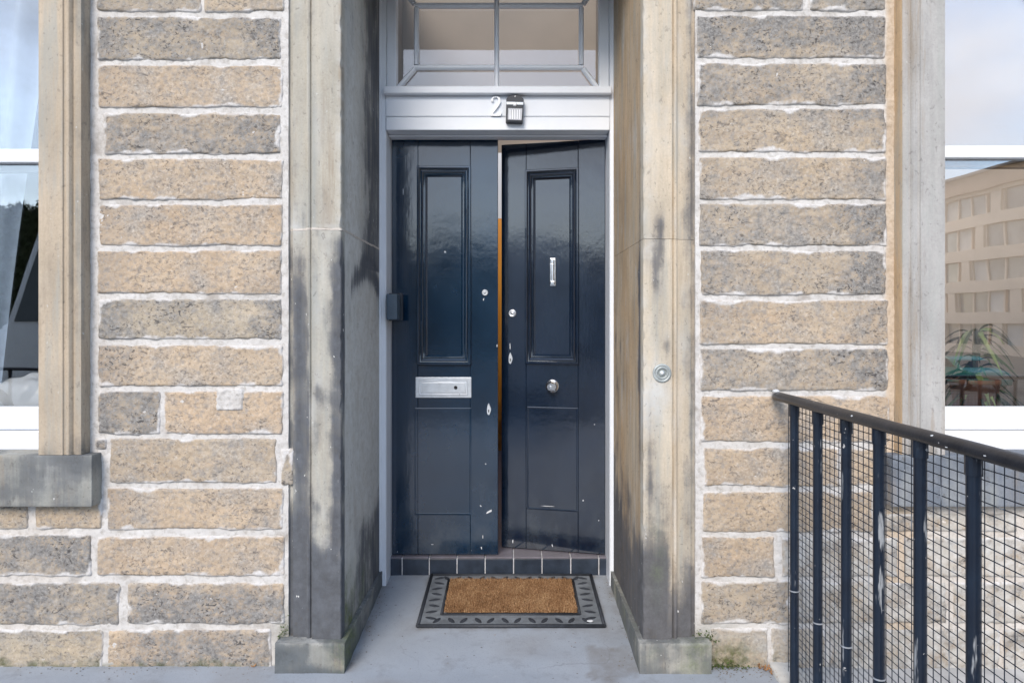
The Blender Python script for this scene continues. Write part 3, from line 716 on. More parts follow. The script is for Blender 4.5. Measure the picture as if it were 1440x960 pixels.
for z0, z1 in ((0.11, ZJR - 0.0008), (ZJR + 0.0008, 3.058)):
    o = obj('dressed_stone', chip_arris(prism(bmesh.new(), pil_profile(1, XR, WR_), z0, z1, int((z1 - z0) / 0.012), 0.02), XR, 1), 'ashlar', pr, attrs={'soot': right_soot, 'pale': right_pale, 'moss': right_moss, 'ochre': lambda c: 0.0 + .15 * sstep(.62, .64, c.x) if front(c) else max(0, min(1, 0.75 + .5 * FB(c.y, 1, c.z * .4, 5)))},
            props={'tint': (0.55, 0.48, 0.375) if z0 < 1 else (0.55, 0.47, 0.36), 'soot_tint': (0.085, 0.088, 0.098)})
    smooth_angle(o, 30)
def pr_soot(c):
    n = FB(c.x, c.y, c.z, 8); return max(0, min(1, 0.36 + 0.5 * n + 0.25 * sstep(0.03, 0.0, c.z) + (0.35 if c.y > 2.68 else 0)))
def pr_moss(c):
    n = FB(c.x, c.y, c.z, 9); return max(0, min(1, 0.6 * blob(c.x, c.y, 0.72, 2.69, 0.06, 0.06) + 0.06 + 0.3 * n))
plinth(pr, 1, XR, 0.776, {'soot': pr_soot, 'pale': pl_pale, 'moss': pr_moss}, {'tint': (0.43, 0.415, 0.365), 'soot_tint': (0.12, 0.128, 0.132)})
obj('lintel', B(-0.89, 0.73, 2.69, 3.436, 3.06, 3.6, 0.004), 'far_stone', wl)

# ------------------------------------------------------------------ door frame, transom and fanlight
df = thing('door_frame', 'white painted door frame with a fanlight over the dark doors', 'door frame', (-0.075, 3.43, 0.05))
YF = 3.43
XFL, XFR = px(533, YF), px(866, YF)
XDL, XDR = -0.633, 0.491
obj('post', prism(bmesh.new(), [(XFL - .02, 3.425), (XFL + .010, 3.425), (XFL + .014, 3.431), (XDL - .004, 3.431), (XDL, 3.436), (XDL, 3.64), (XFL - .02, 3.64)], 0.03, 3.14), 'white', df)
obj('post', prism(bmesh.new(), [(XFR + .02, 3.425), (XFR + .02, 3.64), (XDR, 3.64), (XDR, 3.436), (XDR + .004, 3.431), (XFR - .014, 3.431), (XFR - .010, 3.425)], 0.03, 3.14), 'white', df)
zt, zr, zb, zl = pz(121.5, 3.40), pz(133, 3.40), pz(165, YF), pz(183.5, YF)
bm = bmesh.new()
prism(bm, [(XDL + .001, 3.41), (XDR - .001, 3.41), (XDR - .001, 3.55), (XDL + .001, 3.55)], zb + .003, zr + 0.002)
bmesh.ops.bevel(bm, geom=[e for e in bm.edges if abs(e.verts[0].co.x - e.verts[1].co.x) > 1 and e.verts[0].co.y < 3.42], offset=.003, segments=2, affect='EDGES')
for v in bm.verts: v.co.y += 0.018
obj('fascia_board', bm, 'white', df)
obj('fascia_board', B(XDL + .001, XDR - .001, 3.425, 3.56, zl, zb, .004, 2), 'white', df)
obj('transom_rail', B(XDL - .006, XDR + .006, 3.392, 3.54, zr + .003, zt, .006, 3), 'white', df)
# stop bead and soffit above the leaves
obj('stop_bead', B(XDL + .001, XDR - .001, 3.50, 3.565, zl - .012, zl - .001, .004, 2), 'white', df)
obj('stop_bead', B(XDL + .001, XDR - .001, 3.568, 3.64, 2.336, 2.40, .002), 'white', df)
ztop = 3.09
obj('fanlight_stile', B(XDL + .001, px(557, YF), 3.44, 3.50, zt + .001, 3.139, .006, 2), 'white', df)
obj('fanlight_stile', B(px(843, YF), XDR - .001, 3.44, 3.50, zt + .001, 3.139, .006, 2), 'white', df)
obj('fanlight_head', B(px(557, YF) + .001, px(843, YF) - .001, 3.44, 3.50, ztop, 3.139, .004, 2), 'white', df)
YB = 3.455
x0, x1 = px(557, YB), px(843, YB); xi0, xi1, xm = px(585.5, YB), px(817.5, YB), px(698.5, YB)
zi0, zi1 = pz(95, YB), pz(8, YB)
def gbar(a, b, r=0.0122):
    a, b = Vector((a[0], YB, a[1])), Vector((b[0], YB, b[1])); d = (b - a); n = d.normalized(); sdir = Vector((-n.z, 0, n.x))
    bm = bmesh.new()
    prof = [(-r, 0.012), (-r, -0.002), (-r * 0.45, -0.012), (r * 0.45, -0.012), (r, -0.002), (r, 0.012)]
    A = [bm.verts.new(a + sdir * p[0] + Vector((0, p[1], 0))) for p in prof]; Bv = [bm.verts.new(b + sdir * p[0] + Vector((0, p[1], 0))) for p in prof]
    for i in range(6): bm.faces.new((A[i], A[(i + 1) % 6], Bv[(i + 1) % 6], Bv[i]))
    bm.faces.new(A[::-1]); bm.faces.new(Bv); bmesh.ops.recalc_face_normals(bm, faces=bm.faces)
    obj('glazing_bar', bm, 'white', df)
e = 0.0132
gbar((xi0, zi0 + e), (xi0, zi1 - e)); gbar((xi1, zi0 + e), (xi1, zi1 - e))
gbar((xi0 - .008, zi0), (xm - e, zi0)); gbar((xm + e, zi0), (xi1 + .008, zi0)); gbar((xi0 - .008, zi1), (xm - e, zi1)); gbar((xm + e, zi1), (xi1 + .008, zi1))
gbar((xm, zt - .001), (xm, ztop))
gbar((xi0 - .010, zi0 - .008), (x0 + .003, zt)); gbar((xi1 + .010, zi0 - .008), (x1 - .003, zt)); gbar((xi0 - .010, zi1 + .008), (x0 + .003, ztop)); gbar((xi1 + .010, zi1 + .008), (x1 - .003, ztop))
obj('pane', B(x0 - .004, x1 + .004, 3.468, 3.472, zt, ztop + .004), 'clear_glass', df)
# tiled step
st = thing('door_step', 'dark slate grey tiled step under the doors with pale grout', 'step', (-0.07, 3.57, 0.05))
obj('step_core', B(-0.66, 0.52, 3.566, 3.75, 0.02, 0.1365), 'grout', st)
xs = [545, 565.5, 603.5, 642.5, 682, 722, 762, 802.5, 842, 859]
for a, b in zip(xs, xs[1:]):
    xa, xb = px(a, 3.56) + .0032, px(b, 3.56) - .0032
    obj('tile', B(xa, xb, 3.556, 3.5665, floor_z(3.56) - .006, 0.135, .0025, 2), 'tile', st, origin=((xa + xb) / 2, 3.56, .1))
    obj('tread_tile', B(xa, xb, 3.555, 3.748, 0.1368, 0.1445, .003, 2), 'tile_mauve', st, origin=((xa + xb) / 2, 3.6, .14))

# ------------------------------------------------------------------ the two door leaves
DZ0, DZ1, DY = 0.149, 2.330, 3.585
def wear(c):
    z = c.z - DZ0
    return max(0.0, min(1.0, sstep(0.42, 0.02, z) * 0.8 + 0.25 * sstep(1.0, 0.3, z)))
def leaf(name, label, x0, x1, mat, up, lo, lo2):
    """built closed, in the plane of the opening; up = moulded panel rect, lo = lower beaded panel"""
    t = thing(name, label, 'door', (x0 if x0 < -0.3 else x1, DY, DZ0))
    ux0, ux1, uz0, uz1 = up; lx0, lx1, lz0, lz1 = lo
    def part(n, bm, m=mat, ang=30):
        bmesh.ops.subdivide_edges(bm, edges=[q for q in bm.edges if q.calc_length() > .12 and abs(q.verts[0].co.z - q.verts[1].co.z) > .1], cuts=8)
        o = obj(n, bm, m, t, attrs={'wear': wear})
        return smooth_angle(o, ang) if n == 'panel_moulding' else o
    T = 0.046; i = 0.036
    part('stile', B(x0, ux0 + .004, DY, DY + T, DZ0, DZ1, .0025, 2)); part('stile', B(ux1 - .004, x1, DY, DY + T, DZ0, DZ1, .0025, 2))
    g = .0006; j = .004
    part('rail', B(ux0 + j + g, ux1 - j - g, DY + .0006, DY + T, uz1 - i, DZ1, .002)); 
    part('rail', B(ux0 + j + g, ux1 - j - g, DY + .0006, DY + T, lz1 - .006, uz0 + i, .002))
    part('rail', B(ux0 + j + g, ux1 - j - g, DY + .0006, DY + T, DZ0, lz0 + .006, .002))
    part('panel', B(ux0 + j + g, ux1 - j - g, DY + .016, DY + .038, uz0 + i + g, uz1 - i - g))
    part('panel', B(ux0 + j + g, ux1 - j - g, DY + .0016, DY + .034, lz0 + .006 + g, lz1 - .006 - g))
    prof = [(0, -.001), (0, .012), (.003, .0175), (.010, .0180), (.0145, .014), (.0150, .001), (.0195, .000), (.0205, .0090), (.0265, .0110), (.0315, .0080), (.0322, -.004), (.0368, -.005), (.0378, .0025), (.0440, .0015), (.0448, -.008), (.0535, -.0162)]
    part('panel_moulding', rect_sweep(bmesh.new(), ux0, ux1, uz0, uz1, prof, DY), ang=25)
    pb = [(0, -.001), (.001, .0006), (.004, .0012), (.007, .0007), (.0085, -.0012), (.011, -.0018)]
    part('panel_bead', rect_sweep(bmesh.new(), lx0, lx1, lz0, lz1, pb, DY), ang=50)
    return t, part
def dx(x): return px(x, DY)
def dz(y): return pz(y, DY)
XM = dx(700.3)
dl, dpart = leaf('door_leaf', 'closed dark blue painted door leaf with a silver letter box', XDL + .002, XM, 'door_paint_blue',
    (dx(586.5), dx(662.5), dz(513), dz(234)), (dx(583), dx(663), dz(724), dz(573)), None)
# letter box
lx0, lx1, lz0, lz1 = dx(584.5), dx(663), dz(559), dz(530)
lb = obj('letter_box', B(lx0, lx1, DY - .006, DY + .002, lz0, lz1, .003, 2), 'pewter', dl)
bm = bmesh.new(); rect_sweep(bm, lx0 + .018, lx1 - .018, lz0 + .013, lz1 - .013, [(0, .005), (0, .0085), (.004, .0085), (.006, .006), (.010, .0058), (.012, .0085), (.0145, .0085), (.0155, .0062)], DY)
obj('flap_frame', bm, 'pewter', lb, True)
obj('flap', B(lx0 + .033, lx1 - .033, DY - .0088, DY - .004, lz0 + .028, lz1 - .028, .002, 2), 'pewter', lb)
bm = bmesh.new(); lathe(bm, (dx(641), DY - .0085, dz(544.5)), (0, -1, 0), [(0.009, 0), (.009, .004), (.0065, .0045), (.0055, -.002 + .004), (0, .002)], 14)
obj('spindle', bm, 'dark_hole', lb, True)
obj('screw', lathe(bmesh.new(), (dx(646.5), DY - .006, dz(554.8)), (0, -1, 0), [(.004, 0), (.004, .002), (0, .0026)], 8), 'dark_hole', lb, True)
def escutcheon(x, y, parent, Y, w=.010, h=.030):
    cx, cz = px(x, Y), pz(y, Y)
    pts = []
    for k in range(28):
        a = 2 * math.pi * k / 28; ss, cs = math.sin(a), math.cos(a)
        ww = w * (0.62 + 0.38 * (1 - max(0, ss)) ) * (1 - 0.35 * max(0, ss) ** 3) * (1 + .14 * math.cos(3 * a))
        pts.append((cx + ww * cs, cz + h * ss))
    bm = bmesh.new()
    f = [bm.verts.new((p[0], Y - .004, p[1])) for p in pts]; b = [bm.verts.new((cx + (p[0] - cx) * 1.12, Y + .001, cz + (p[1] - cz) * 1.06)) for p in pts]
    bm.faces.new(f); n = len(f)
    for i in range(n): bm.faces.new((f[i], b[i], b[(i + 1) % n], f[(i + 1) % n]))
    bmesh.ops.recalc_face_normals(bm, faces=bm.faces)
    o = obj('escutcheon', bm, 'pewter', parent)
    bm = bmesh.new(); cyl(bm, (cx, Y - .0046, cz - .006), (cx, Y + .001, cz - .006), .0038, n=10); box(bm, cx - .002, cx + .002, Y - .0045, Y + .001, cz - .017, cz - .006)
    obj('keyhole', bm, 'dark_hole', o)
def lock_round(x, y, parent, Y, r=.020, m='pewter'):
    c = (px(x, Y), Y, pz(y, Y))
    o = obj('cylinder_lock', lathe(bmesh.new(), c, (0, -1, 0), [(r * 1.05, -.001), (r, .005), (r * .85, .008), (r * .66, .008), (r * .6, .0055), (r * .45, .0055), (r * .42, .007), (0, .0075)], 24), m, parent, True)
    bm = bmesh.new(); box(bm, c[0] - .0012, c[0] + .0012, Y - .0086, Y - .004, c[2] - .007, c[2] + .004)
    obj('keyhole', bm, 'dark_hole', o)
escutcheon(687.3, 575, dl, DY)
lock_round(682, 411.5, dl, DY, .016)
obj('nail', lathe(bmesh.new(), (dx(625.5), DY + .016, dz(354)), (0, -1, 0), [(.006, 0), (.006, .003), (0, .005)], 10), 'pewter', dl, True)
def chips(parent, spots, Y):
    for (x, y, w, h, ang, s) in spots:
        bm = bmesh.new(); cx, cz = px(x, Y), pz(y, Y); vs = []
        rnd = random.Random(s)
        for k in range(12):
            a = 2 * math.pi * k / 12; r = 0.65 + 0.5 * rnd.random()
            u, v = .58 * w * r * math.cos(a), .62 * h * r * math.sin(a); ca, sa = math.cos(ang), math.sin(ang)
            vs.append(bm.verts.new((cx + (u * ca - v * sa) * Y / F, Y - .0011, cz + (u * sa + v * ca) * Y / F)))
        bm.faces.new(vs[::-1])
        bmesh.ops.extrude_face_region(bm, geom=bm.faces[:])
        for v in vs: v.co.y += .0009
        bmesh.ops.recalc_face_normals(bm, faces=bm.faces)
        obj('paint_chip', bm, 'chip_white', parent)
chips(dl, [(688, 719, 8.5, 2.6, .5, 1), (676, 711, 2.5, 1.3, -.6, 2), (683, 652, 1.5, 1.5, 0, 3), (679, 754, 1, 5, 0, 4), (677, 770, 1.3, 3, .2, 5), (699, 486, 1.2, 4, 0, 7), (608, 765, 3, .8, 0, 10), (680, 421, 1.2, 3.2, -.3, 14), (567, 270, .5, 9, 0, 16)], DY)
# right leaf, ajar inward
dr, dpart = leaf('door_leaf', 'black painted door leaf standing ajar with knocker and round knob', XM + .003, XDR - .002, 'door_paint_black',
    (dx(736.5), dx(814), dz(513), dz(234)), (dx(739), dx(813), dz(722), dz(574)), None)
XK = dx(776)
# knocker
zk0, zk1 = dz(401), dz(361)
PY = DY + .016
kn = obj('knocker', B(XK - .0165, XK + .0165, PY - .006, PY + .001, zk0, zk1, .003, 2), 'chrome', dr)
bm = bmesh.new(); box(bm, XK - .0095, XK + .0095, PY - .024, PY - .006, zk1 - .030, zk1 - .008, .004, 2)
obj('hinge_block', bm, 'chrome', kn)
bm = bmesh.new(); box(bm, XK - .0085, XK + .0085, PY - .022, PY - .012, zk0 + .012, zk1 - .031, .004, 2); box(bm, XK - .012, XK + .012, PY - .023, PY - .007, zk0 + .006, zk0 + .026, .004, 2)
obj('striker', bm, 'chrome', kn)
# knob
kc = (XK, DY, dz(544))
kb = obj('knob_rose', lathe(bmesh.new(), kc, (0, -1, 0), [(.036, -.001), (.036, .003), (.033, .006), (.026, .007), (.024, .010), (.016, .012), (.014, .030)], 28), 'chrome', dr, True)
obj('knob', lathe(bmesh.new(), kc, (0, -1, 0), [(.014, .030), (.024, .032), (.031, .042), (.029, .052), (.020, .060), (.010, .060), (.008, .063), (0, .064)], 8), 'chrome', kb)
lock_round(717.5, 440, dr, DY, .021, 'metal')
escutcheon(714.5, 505, dr, DY)
chips(dr, [(776, 772, 1.2, 4, .3, 21), (718, 770, 1.4, 5, 0, 23), (820, 705, 1.6, 1.8, 0, 24), (842, 732, 1.2, 1.2, 0, 25), (714, 488, 1.1, 9, .05, 29), (836, 597, 1.5, .8, 0, 30), (770, 716, 18, .6, .01, 34)], DY)
dr.rotation_euler.z = -R(12.5)

# ------------------------------------------------------------------ small fittings
# door entry box on the left post
bx = thing('entry_box', 'small dark blue box screwed to the white frame beside the blue door', 'box', (-0.61, 3.43, 1.45))
obj('case', B(px(543, 3.38), px(558.5, 3.38), 3.38, 3.475, pz(449.5, 3.38), pz(413, 3.38), .006, 3), 'box_blue', bx)
obj('back_plate', B(px(543, 3.38) - .004, px(558.5, 3.38) + .012, 3.476, 3.50, pz(451, 3.43), pz(411.5, 3.43), .003, 2), 'lamp_black', bx)
# house number
def stroke(bm, pts, Y, th, n=24):
    """pts: (x, z, halfwidth) polyline"""
    rows = []
    for i, (x, z, w) in enumerate(pts):
        a = Vector((pts[max(0, i - 1)][0], pts[max(0, i - 1)][1])); b = Vector((pts[min(len(pts) - 1, i + 1)][0], pts[min(len(pts) - 1, i + 1)][1]))
        d = (b - a).normalized(); nx, nz_ = -d.y, d.x
        rows.append([bm.verts.new((x + nx * w, Y + .001, z + nz_ * w)), bm.verts.new((x + nx * w, Y - th, z + nz_ * w)), bm.verts.new((x - nx * w, Y - th, z - nz_ * w)), bm.verts.new((x - nx * w, Y + .001, z - nz_ * w))])
    for a, b in zip(rows, rows[1:]):
        for k in range(4): bm.faces.new((a[k], a[(k + 1) % 4], b[(k + 1) % 4], b[k]))
    bm.faces.new(rows[0]); bm.faces.new(rows[-1][::-1]); bmesh.ops.recalc_face_normals(bm, faces=bm.faces)
YN = 3.428
bm = bmesh.new(); pts = []
cx0, cz0, s = px(690, YN), pz(164, YN), (pz(137, YN) - pz(164, YN))
path = [(0.06, .78, .030), (.07, .86, .040), (.13, .94, .028), (.22, .985, .022), (.32, .99, .028), (.41, .93, .045), (.46, .84, .058), (.46, .72, .060), (.41, .60, .055), (.32, .46, .046), (.22, .32, .036), (.13, .19, .028), (.06, .07, .030), (.05, .035, .03)]
stroke(bm, [(cx0 + a * s, cz0 + b * s, w * s) for a, b, w in path], YN, .014)
stroke(bm, [(cx0 + a * s, cz0 + b * s, w * s) for a, b, w in [(.02, .035, .036), (.20, .045, .052), (.38, .035, .046), (.50, .05, .05), (.54, .12, .02), (.55, .20, .012)]], YN, .0138)
lathe(bm, (cx0 + .09 * s, YN, cz0 + .80 * s), (0, -1, 0), [(.062 * s, -.001), (.062 * s, .0136), (0, .0145)], 12)
tag(obj('house_number', bm, 'number_white', None, origin=(cx0, YN, cz0)), 'raised white numeral 2 fixed on the white board over the doors', 'house number')
# solar wall light
YLm = 3.428
sl = thing('wall_light', 'small black solar light with ribbed pale lens on the white board', 'lamp', (px(724, YLm), YLm, pz(152, YLm)))
q = lambda x, y, Y=3.385: (px(x, Y), pz(y, Y))
def slab(pts, Y0, Y1, bev=.002):
    bm = bmesh.new(); f = [bm.verts.new((p[0], Y0, p[1])) for p in pts]; bm.faces.new(f)
    r = bmesh.ops.extrude_face_region(bm, geom=bm.faces[:])
    for v in r['geom']:
        if isinstance(v, bmesh.types.BMVert): v.co.y = Y1
    bmesh.ops.recalc_face_normals(bm, faces=bm.faces)
    if bev: bmesh.ops.bevel(bm, geom=bm.edges[:], offset=bev, segments=2, affect='EDGES')
    return bm
obj('housing', slab([q(711.2, 171), q(735.2, 172), q(736.8, 139), q(734, 136.5), q(726, 133.4), q(722, 133.2), q(715, 135.5), q(712, 138.5)], 3.385, 3.4275, .003), 'lamp_black', sl)
obj('solar_band', slab([q(712.2, 147.3), q(735.8, 147.8), q(735.9, 144.2), q(712.3, 143.6)], 3.382, 3.386, .0005), 'pewter', sl)
obj('lens', slab([q(714, 168.8), q(733.5, 169.6), q(734.6, 153.2), q(714.6, 152.6)], 3.381, 3.386, .001), 'lamp_lens', sl)
for k in range(5):
    xk = 717.2 + 3.4 * k
    bm = bmesh.new(); box(bm, px(xk - .55, 3.38), px(xk + .55, 3.38), 3.3785, 3.382, pz(167.8, 3.38), pz(154.5, 3.38), .0004)
    obj('lens_rib', bm, 'white_plastic', sl)
obj('sensor_dome', lathe(bmesh.new(), (px(724, 3.385), 3.386, pz(147.2, 3.385)), (0, -1, 0), [(.0105, 0), (.0105, .004), (.008, .009), (.004, .011), (0, .0115)], 16), 'white_plastic', sl, True)
obj('screw', lathe(bmesh.new(), (px(724.6, 3.385), 3.386, pz(135.8, 3.385)), (0, -1, 0), [(.0045, 0), (.004, .003), (0, .004)], 10), 'chrome', sl, True)
# bell push
bp = thing('bell_push', 'round ringed metal bell push on the right hand stone jamb', 'door bell', (px(931, 2.69), 2.69, pz(524.5, 2.69)))
c = (px(931, 2.688), 2.691, pz(524.5, 2.688))
obj('bezel', lathe(bmesh.new(), c, (0, -1, 0), [(.0375, 0), (.0365, .005), (.033, .007), (.029, .0065), (.0275, .004), (.0245, .004), (.023, .009), (.0205, .010), (.0195, .006), (.0130, .0035)], 32), 'bell_metal', bp, True)
obj('button', lathe(bmesh.new(), c, (0, -1, 0), [(.0130, .0025), (.0125, .008), (.009, .0105), (0, .0115)], 20), 'bell_metal', bp, True)
obj('centre', lathe(bmesh.new(), (c[0] - .001, c[1] - .0105, c[2] + .001), (0, -1, 0), [(.0055, 0), (.005, .003), (0, .004)], 12), 'white_plastic', bp, True)

# ------------------------------------------------------------------ door mat
MX0, MX1, MY0, MY1 = -0.424, 0.415, 3.005, 3.545
mt = thing('door_mat', 'brown coir door mat in a grey rubber border on the porch floor', 'door mat', (0, 3.27, floor_z(3.27)))
IX0, IX1, IY0, IY1 = -0.312, 0.300, 3.125, 3.470
def mz(c): return floor_z(c.y)
def drape(bm):
    for v in bm.verts: v.co.z += floor_z(v.co.y) + 0.002
    return bm
def frame_bm(a0, a1, b0, b1, c0, c1, d0, d1, z0, z1, bev):
    bm = bmesh.new()
    for (x0_, x1_, y0_, y1_) in ((a0, a1, b0, d0), (a0, a1, d1, b1), (a0, c0, d0 + .0004, d1 - .0004), (c1, a1, d0 + .0004, d1 - .0004)):
        box(bm, x0_, x1_, y0_, y1_, z0, z1, bev, 2)
    return bm
obj('border_base', drape(frame_bm(MX0 + .012, MX1 - .012, MY0 + .012, MY1 - .006, IX0 - .006, IX1 + .006, IY0 - .006, IY1 + .006, 0, .006, 0)), 'rubber_dusty', mt)
def rim(x0, x1, y0, y1, r):
    bm = bmesh.new()
    for a, b in (((x0, y0), (x1, y0)), ((x0, y1), (x1, y1)), ((x0, y0), (x0, y1)), ((x1, y0), (x1, y1))):
        cyl(bm, (a[0], a[1], .006), (b[0], b[1], .006), r, n=8)
    for a in ((x0, y0), (x1, y0), (x0, y1), (x1, y1)):
        bmesh.ops.create_icosphere(bm, subdivisions=1, radius=r * 1.05, matrix=Matrix.Translation((a[0], a[1], .006)))
    return drape(bm)
obj('outer_rim', rim(MX0 + .007, MX1 - .007, MY0 + .007, MY1 - .007, .0085), 'rubber', mt, True)
obj('inner_rim', rim(IX0 - .010, IX1 + .010, IY0 - .010, IY1 + .010, .0065), 'rubber', mt, True)
def leaflet():
    bm = bmesh.new(); n = 10; L_ = .034; top = bm.verts.new((0, 0, .0115)); ring = []
    for k in range(n):
        a = 2 * math.pi * k / n; ring.append(bm.verts.new((.0145 * math.sin(a) * (1 - .25 * abs(math.cos(a))), L_ * math.cos(a), .005)))
    for k in range(n): bm.faces.new((ring[k], ring[(k + 1) % n], top))
    bmesh.ops.recalc_face_normals(bm, faces=bm.faces)
    return bm
lo_ = obj('rubber_leaf', leaflet(), 'rubber', mt, origin=(0, 0, 0)); lm_ = lo_.data; bpy.data.objects.remove(lo_)
cnt = 0
def put_leaf(x, y, ang):
    o = bpy.data.objects.new('rubber_leaf', lm_); COL.objects.link(o); o.parent = mt
    o.location = Vector((x, y, floor_z(y) + .002)) - BASE[mt.name]; o.rotation_euler.z = ang
for k in range(12):
    x = -0.335 + k * 0.0604
    put_leaf(x, (MY0 + IY0) / 2 + .002, (0.5 if k % 2 else -0.5)); put_leaf(x, (MY1 + IY1) / 2 - .002, (-0.5 if k % 2 else 0.5))
for k in range(8):
    y = 3.085 + k * 0.060
    put_leaf((MX0 + IX0) / 2, y, math.pi / 2 + (.35 if k % 2 else -.35)); put_leaf((MX1 + IX1) / 2, y, math.pi / 2 + (-.35 if k % 2 else .35))
bm = bmesh.new()
sheet(bm, lambda u, v: Vector((IX0 + (IX1 - IX0) * u, IY0 + (IY1 - IY0) * v, .012 + .003 * FB(u * 8, v * 5, 0, 3))), 60, 36)
obj('coir_pad', drape(bm), 'coir', mt, True)
bm = bmesh.new(); rnd = random.Random(3)
for k in range(26000):
    x, y = IX0 + (IX1 - IX0) * rnd.random(), IY0 + (IY1 - IY0) * rnd.random()
    h = .010 + .008 * rnd.random(); a = rnd.random() * 6.283; w = .0013
    lx, ly = (rnd.random() - .5) * .010, (rnd.random() - .5) * .010
    z = .011
    bm.faces.new((bm.verts.new((x - w * math.cos(a), y - w * math.sin(a), z)), bm.verts.new((x + w * math.cos(a), y + w * math.sin(a), z)), bm.verts.new((x + lx, y + ly, z + h))))
obj('coir_pile', drape(bm), 'coir', mt, kind='stuff')
for k, (x, y, c_) in enumerate(((px(830, 3.05), 3.05, 'chip_white'),)):
    bm = bmesh.new(); bmesh.ops.create_icosphere(bm, subdivisions=2, radius=.012, matrix=Matrix.Translation((x, y, floor_z(y) + .012)) @ Matrix.Diagonal((1.3, .8, .3, 1)))
    for v in bm.verts: v.co += Vector((.002 * N3(v.co.x, v.co.y, v.co.z, 200),) * 3)
    tag(obj('scrap', bm, 'chip_white', None, True, (x, y, floor_z(y))), 'pale scrap lying on the front border of the door mat', 'scrap')

# ------------------------------------------------------------------ windows with stone surrounds
def arch_profile(s, xi):
    o = lambda d: xi + s * d
    return [(o(0.0), 2.80), (o(0.0), 2.655), (o(0.003), 2.650), (o(.096), 2.650), (o(.099), 2.656), (o(.106), 2.657), (o(.109), 2.652), (o(.120), 2.650), (o(.126), 2.656), (o(.130), 2.664), (o(.139), 2.664), (o(.142), 2.656), (o(.164), 2.656), (o(.166), 2.660), (o(.166), 2.80)]
def window(label, glabel, s, xi, xo, tint, sill_label, seed, meet, frame_mat, glass):
    """s: side on which the visible jamb lies (+1: jamb at the right of the opening)"""
    wx0, wx1 = min(xi, xo), max(xi, xo)
    sur = thing('window_surround', glabel, 'window surround', (xi, 2.70, .85))
    def so(c):
        n = FB(c.x * 2, c.y * 2, c.z * .5, 6 + seed); e = sstep(0.10, 0.0, c.z - .85)
        return max(0, min(1, .06 + .2 * n + .35 * e * (.6 + n) + (.25 * sstep(.10, .14, abs(c.x - xi)) if seed == 0 else .0)))
    pa = lambda c: max(0, min(1, .2 * FB(c.x, c.y, c.z * .4, 8)))
    mo = lambda c: 0.0
    for k, xx in enumerate((xi, xo)):
        sg = s if k == 0 else -s
        bm = prism(bmesh.new(), arch_profile(sg, xx), .851, 3.0, 90, .02)
        smooth_angle(obj('architrave', bm, 'ashlar', sur, attrs={'soot': so, 'pale': pa, 'moss': mo, 'ochre': (lambda c, xx=xx: 1.0 * sstep(.1635, .1655, abs(c.x - xx)) if seed else 0.0)}, props={'tint': tint, 'soot_tint': (.12, .115, .105)}), 30)
    obj('lintel', B(wx0 - .17, wx1 + .17, 2.645, 3.0, 3.002, 3.135), 'far_stone', sur)
    # sill
    sx = xi + s * (.166 + .045)
    a, b = min(sx, xo - s * .2), max(sx, xo - s * .2)
    bm = bmesh.new(); box(bm, a, b, 2.647, 2.83, .65, .85, .004, 2)
    bmesh.ops.subdivide_edges(bm, edges=[q_ for q_ in bm.edges if q_.calc_length() > .15], cuts=24, use_grid_fill=True)
    def ss(c):
        n = FB(c.x, c.y, c.z, 7); k = .42 + .4 * n
        k += .55 * blob(c.x, c.z, -1.70, .80, .05, .08) if seed == 0 else .15
        k += .8 * sstep(.01, 0, abs(c.x + 1.79)) if seed == 0 else 0
        return max(0, min(1, k))
    sp = lambda c: max(0, min(1, (.9 * blob(c.x, c.z, -1.69, .775, .022, .03) + .7 * blob(c.x, c.z, -1.79, .80, .04, .05) + .7 * sstep(.84, .85, c.z) * max(0, FB(c.x, c.y, 0, 12))) if seed == 0 else .25 * max(0, FB(c.x, c.y, c.z, 9))))
    so_ = smooth_angle(obj('sill', bm, 'ashlar', sur, attrs={'soot': ss, 'pale': sp, 'moss': mo}, props={'tint': (.33, .325, .29) if seed == 0 else (.235, .25, .275), 'soot_tint': (.11, .118, .125) if seed == 0 else (.12, .14, .17)}), 40)
    # sash window
    w = thing('sash_window', label, 'window', ((xi + xo) / 2, 2.80, .85))
    obj('frame', B(wx0 - .02, wx0 + .028, 2.79, 2.95, .852, 2.998), frame_mat, w); obj('frame', B(wx1 - .028, wx1 + .02, 2.79, 2.95, .852, 2.998), frame_mat, w)
    obj('head', B(wx0 + .029, wx1 - .029, 2.79, 2.95, 2.93, 2.998), frame_mat, w)
    obj('frame_sill', B(wx0 + .029, wx1 - .029, 2.768, 2.95, .848, pz(604.5, 2.775) - .002, .006, 2), frame_mat, w)
    obj('bottom_rail', B(wx0 + .029, wx1 - .029, 2.780, 2.825, pz(604.5, 2.775) + .001, pz(572.5, 2.775), .004, 2), frame_mat, w)
    m0, m1 = meet
    obj('meeting_rail', B(wx0 + .029, wx1 - .029, 2.772, 2.812, m0, m1, .004, 2), frame_mat, w)
    obj('lower_sash_rail', B(wx0 + .029, wx1 - .029, 2.814, 2.850, m0 - .030, m1 - .01, .003, 2), 'tan_wood' if seed else 'dark_room', w)  # left rail coloured dark as the shadow line under the meeting rail
    for xx in (wx0, wx1 - .05):
        obj('sash_stile', B(xx + .029 if xx == wx0 else xx - .012, xx + .062 if xx == wx0 else xx + .021, 2.780, 2.812, m1, 2.93), frame_mat, w)
    obj('pane', B(wx0 + .029, wx1 - .029, 2.792, 2.797, m1 - .01, 2.94), glass, w)
    obj('pane', B(wx0 + .029, wx1 - .029, 2.800, 2.805, pz(572.5, 2.775) - .01, m0 + .01), glass, w)
    # room behind; the palm window's room has no ceiling, to brighten it
    bm = bmesh.new()
    zh, yb, xr = (4.75, 6.6, wx1 + 2.6) if seed else (3.3, 5.6, wx1 + .6)
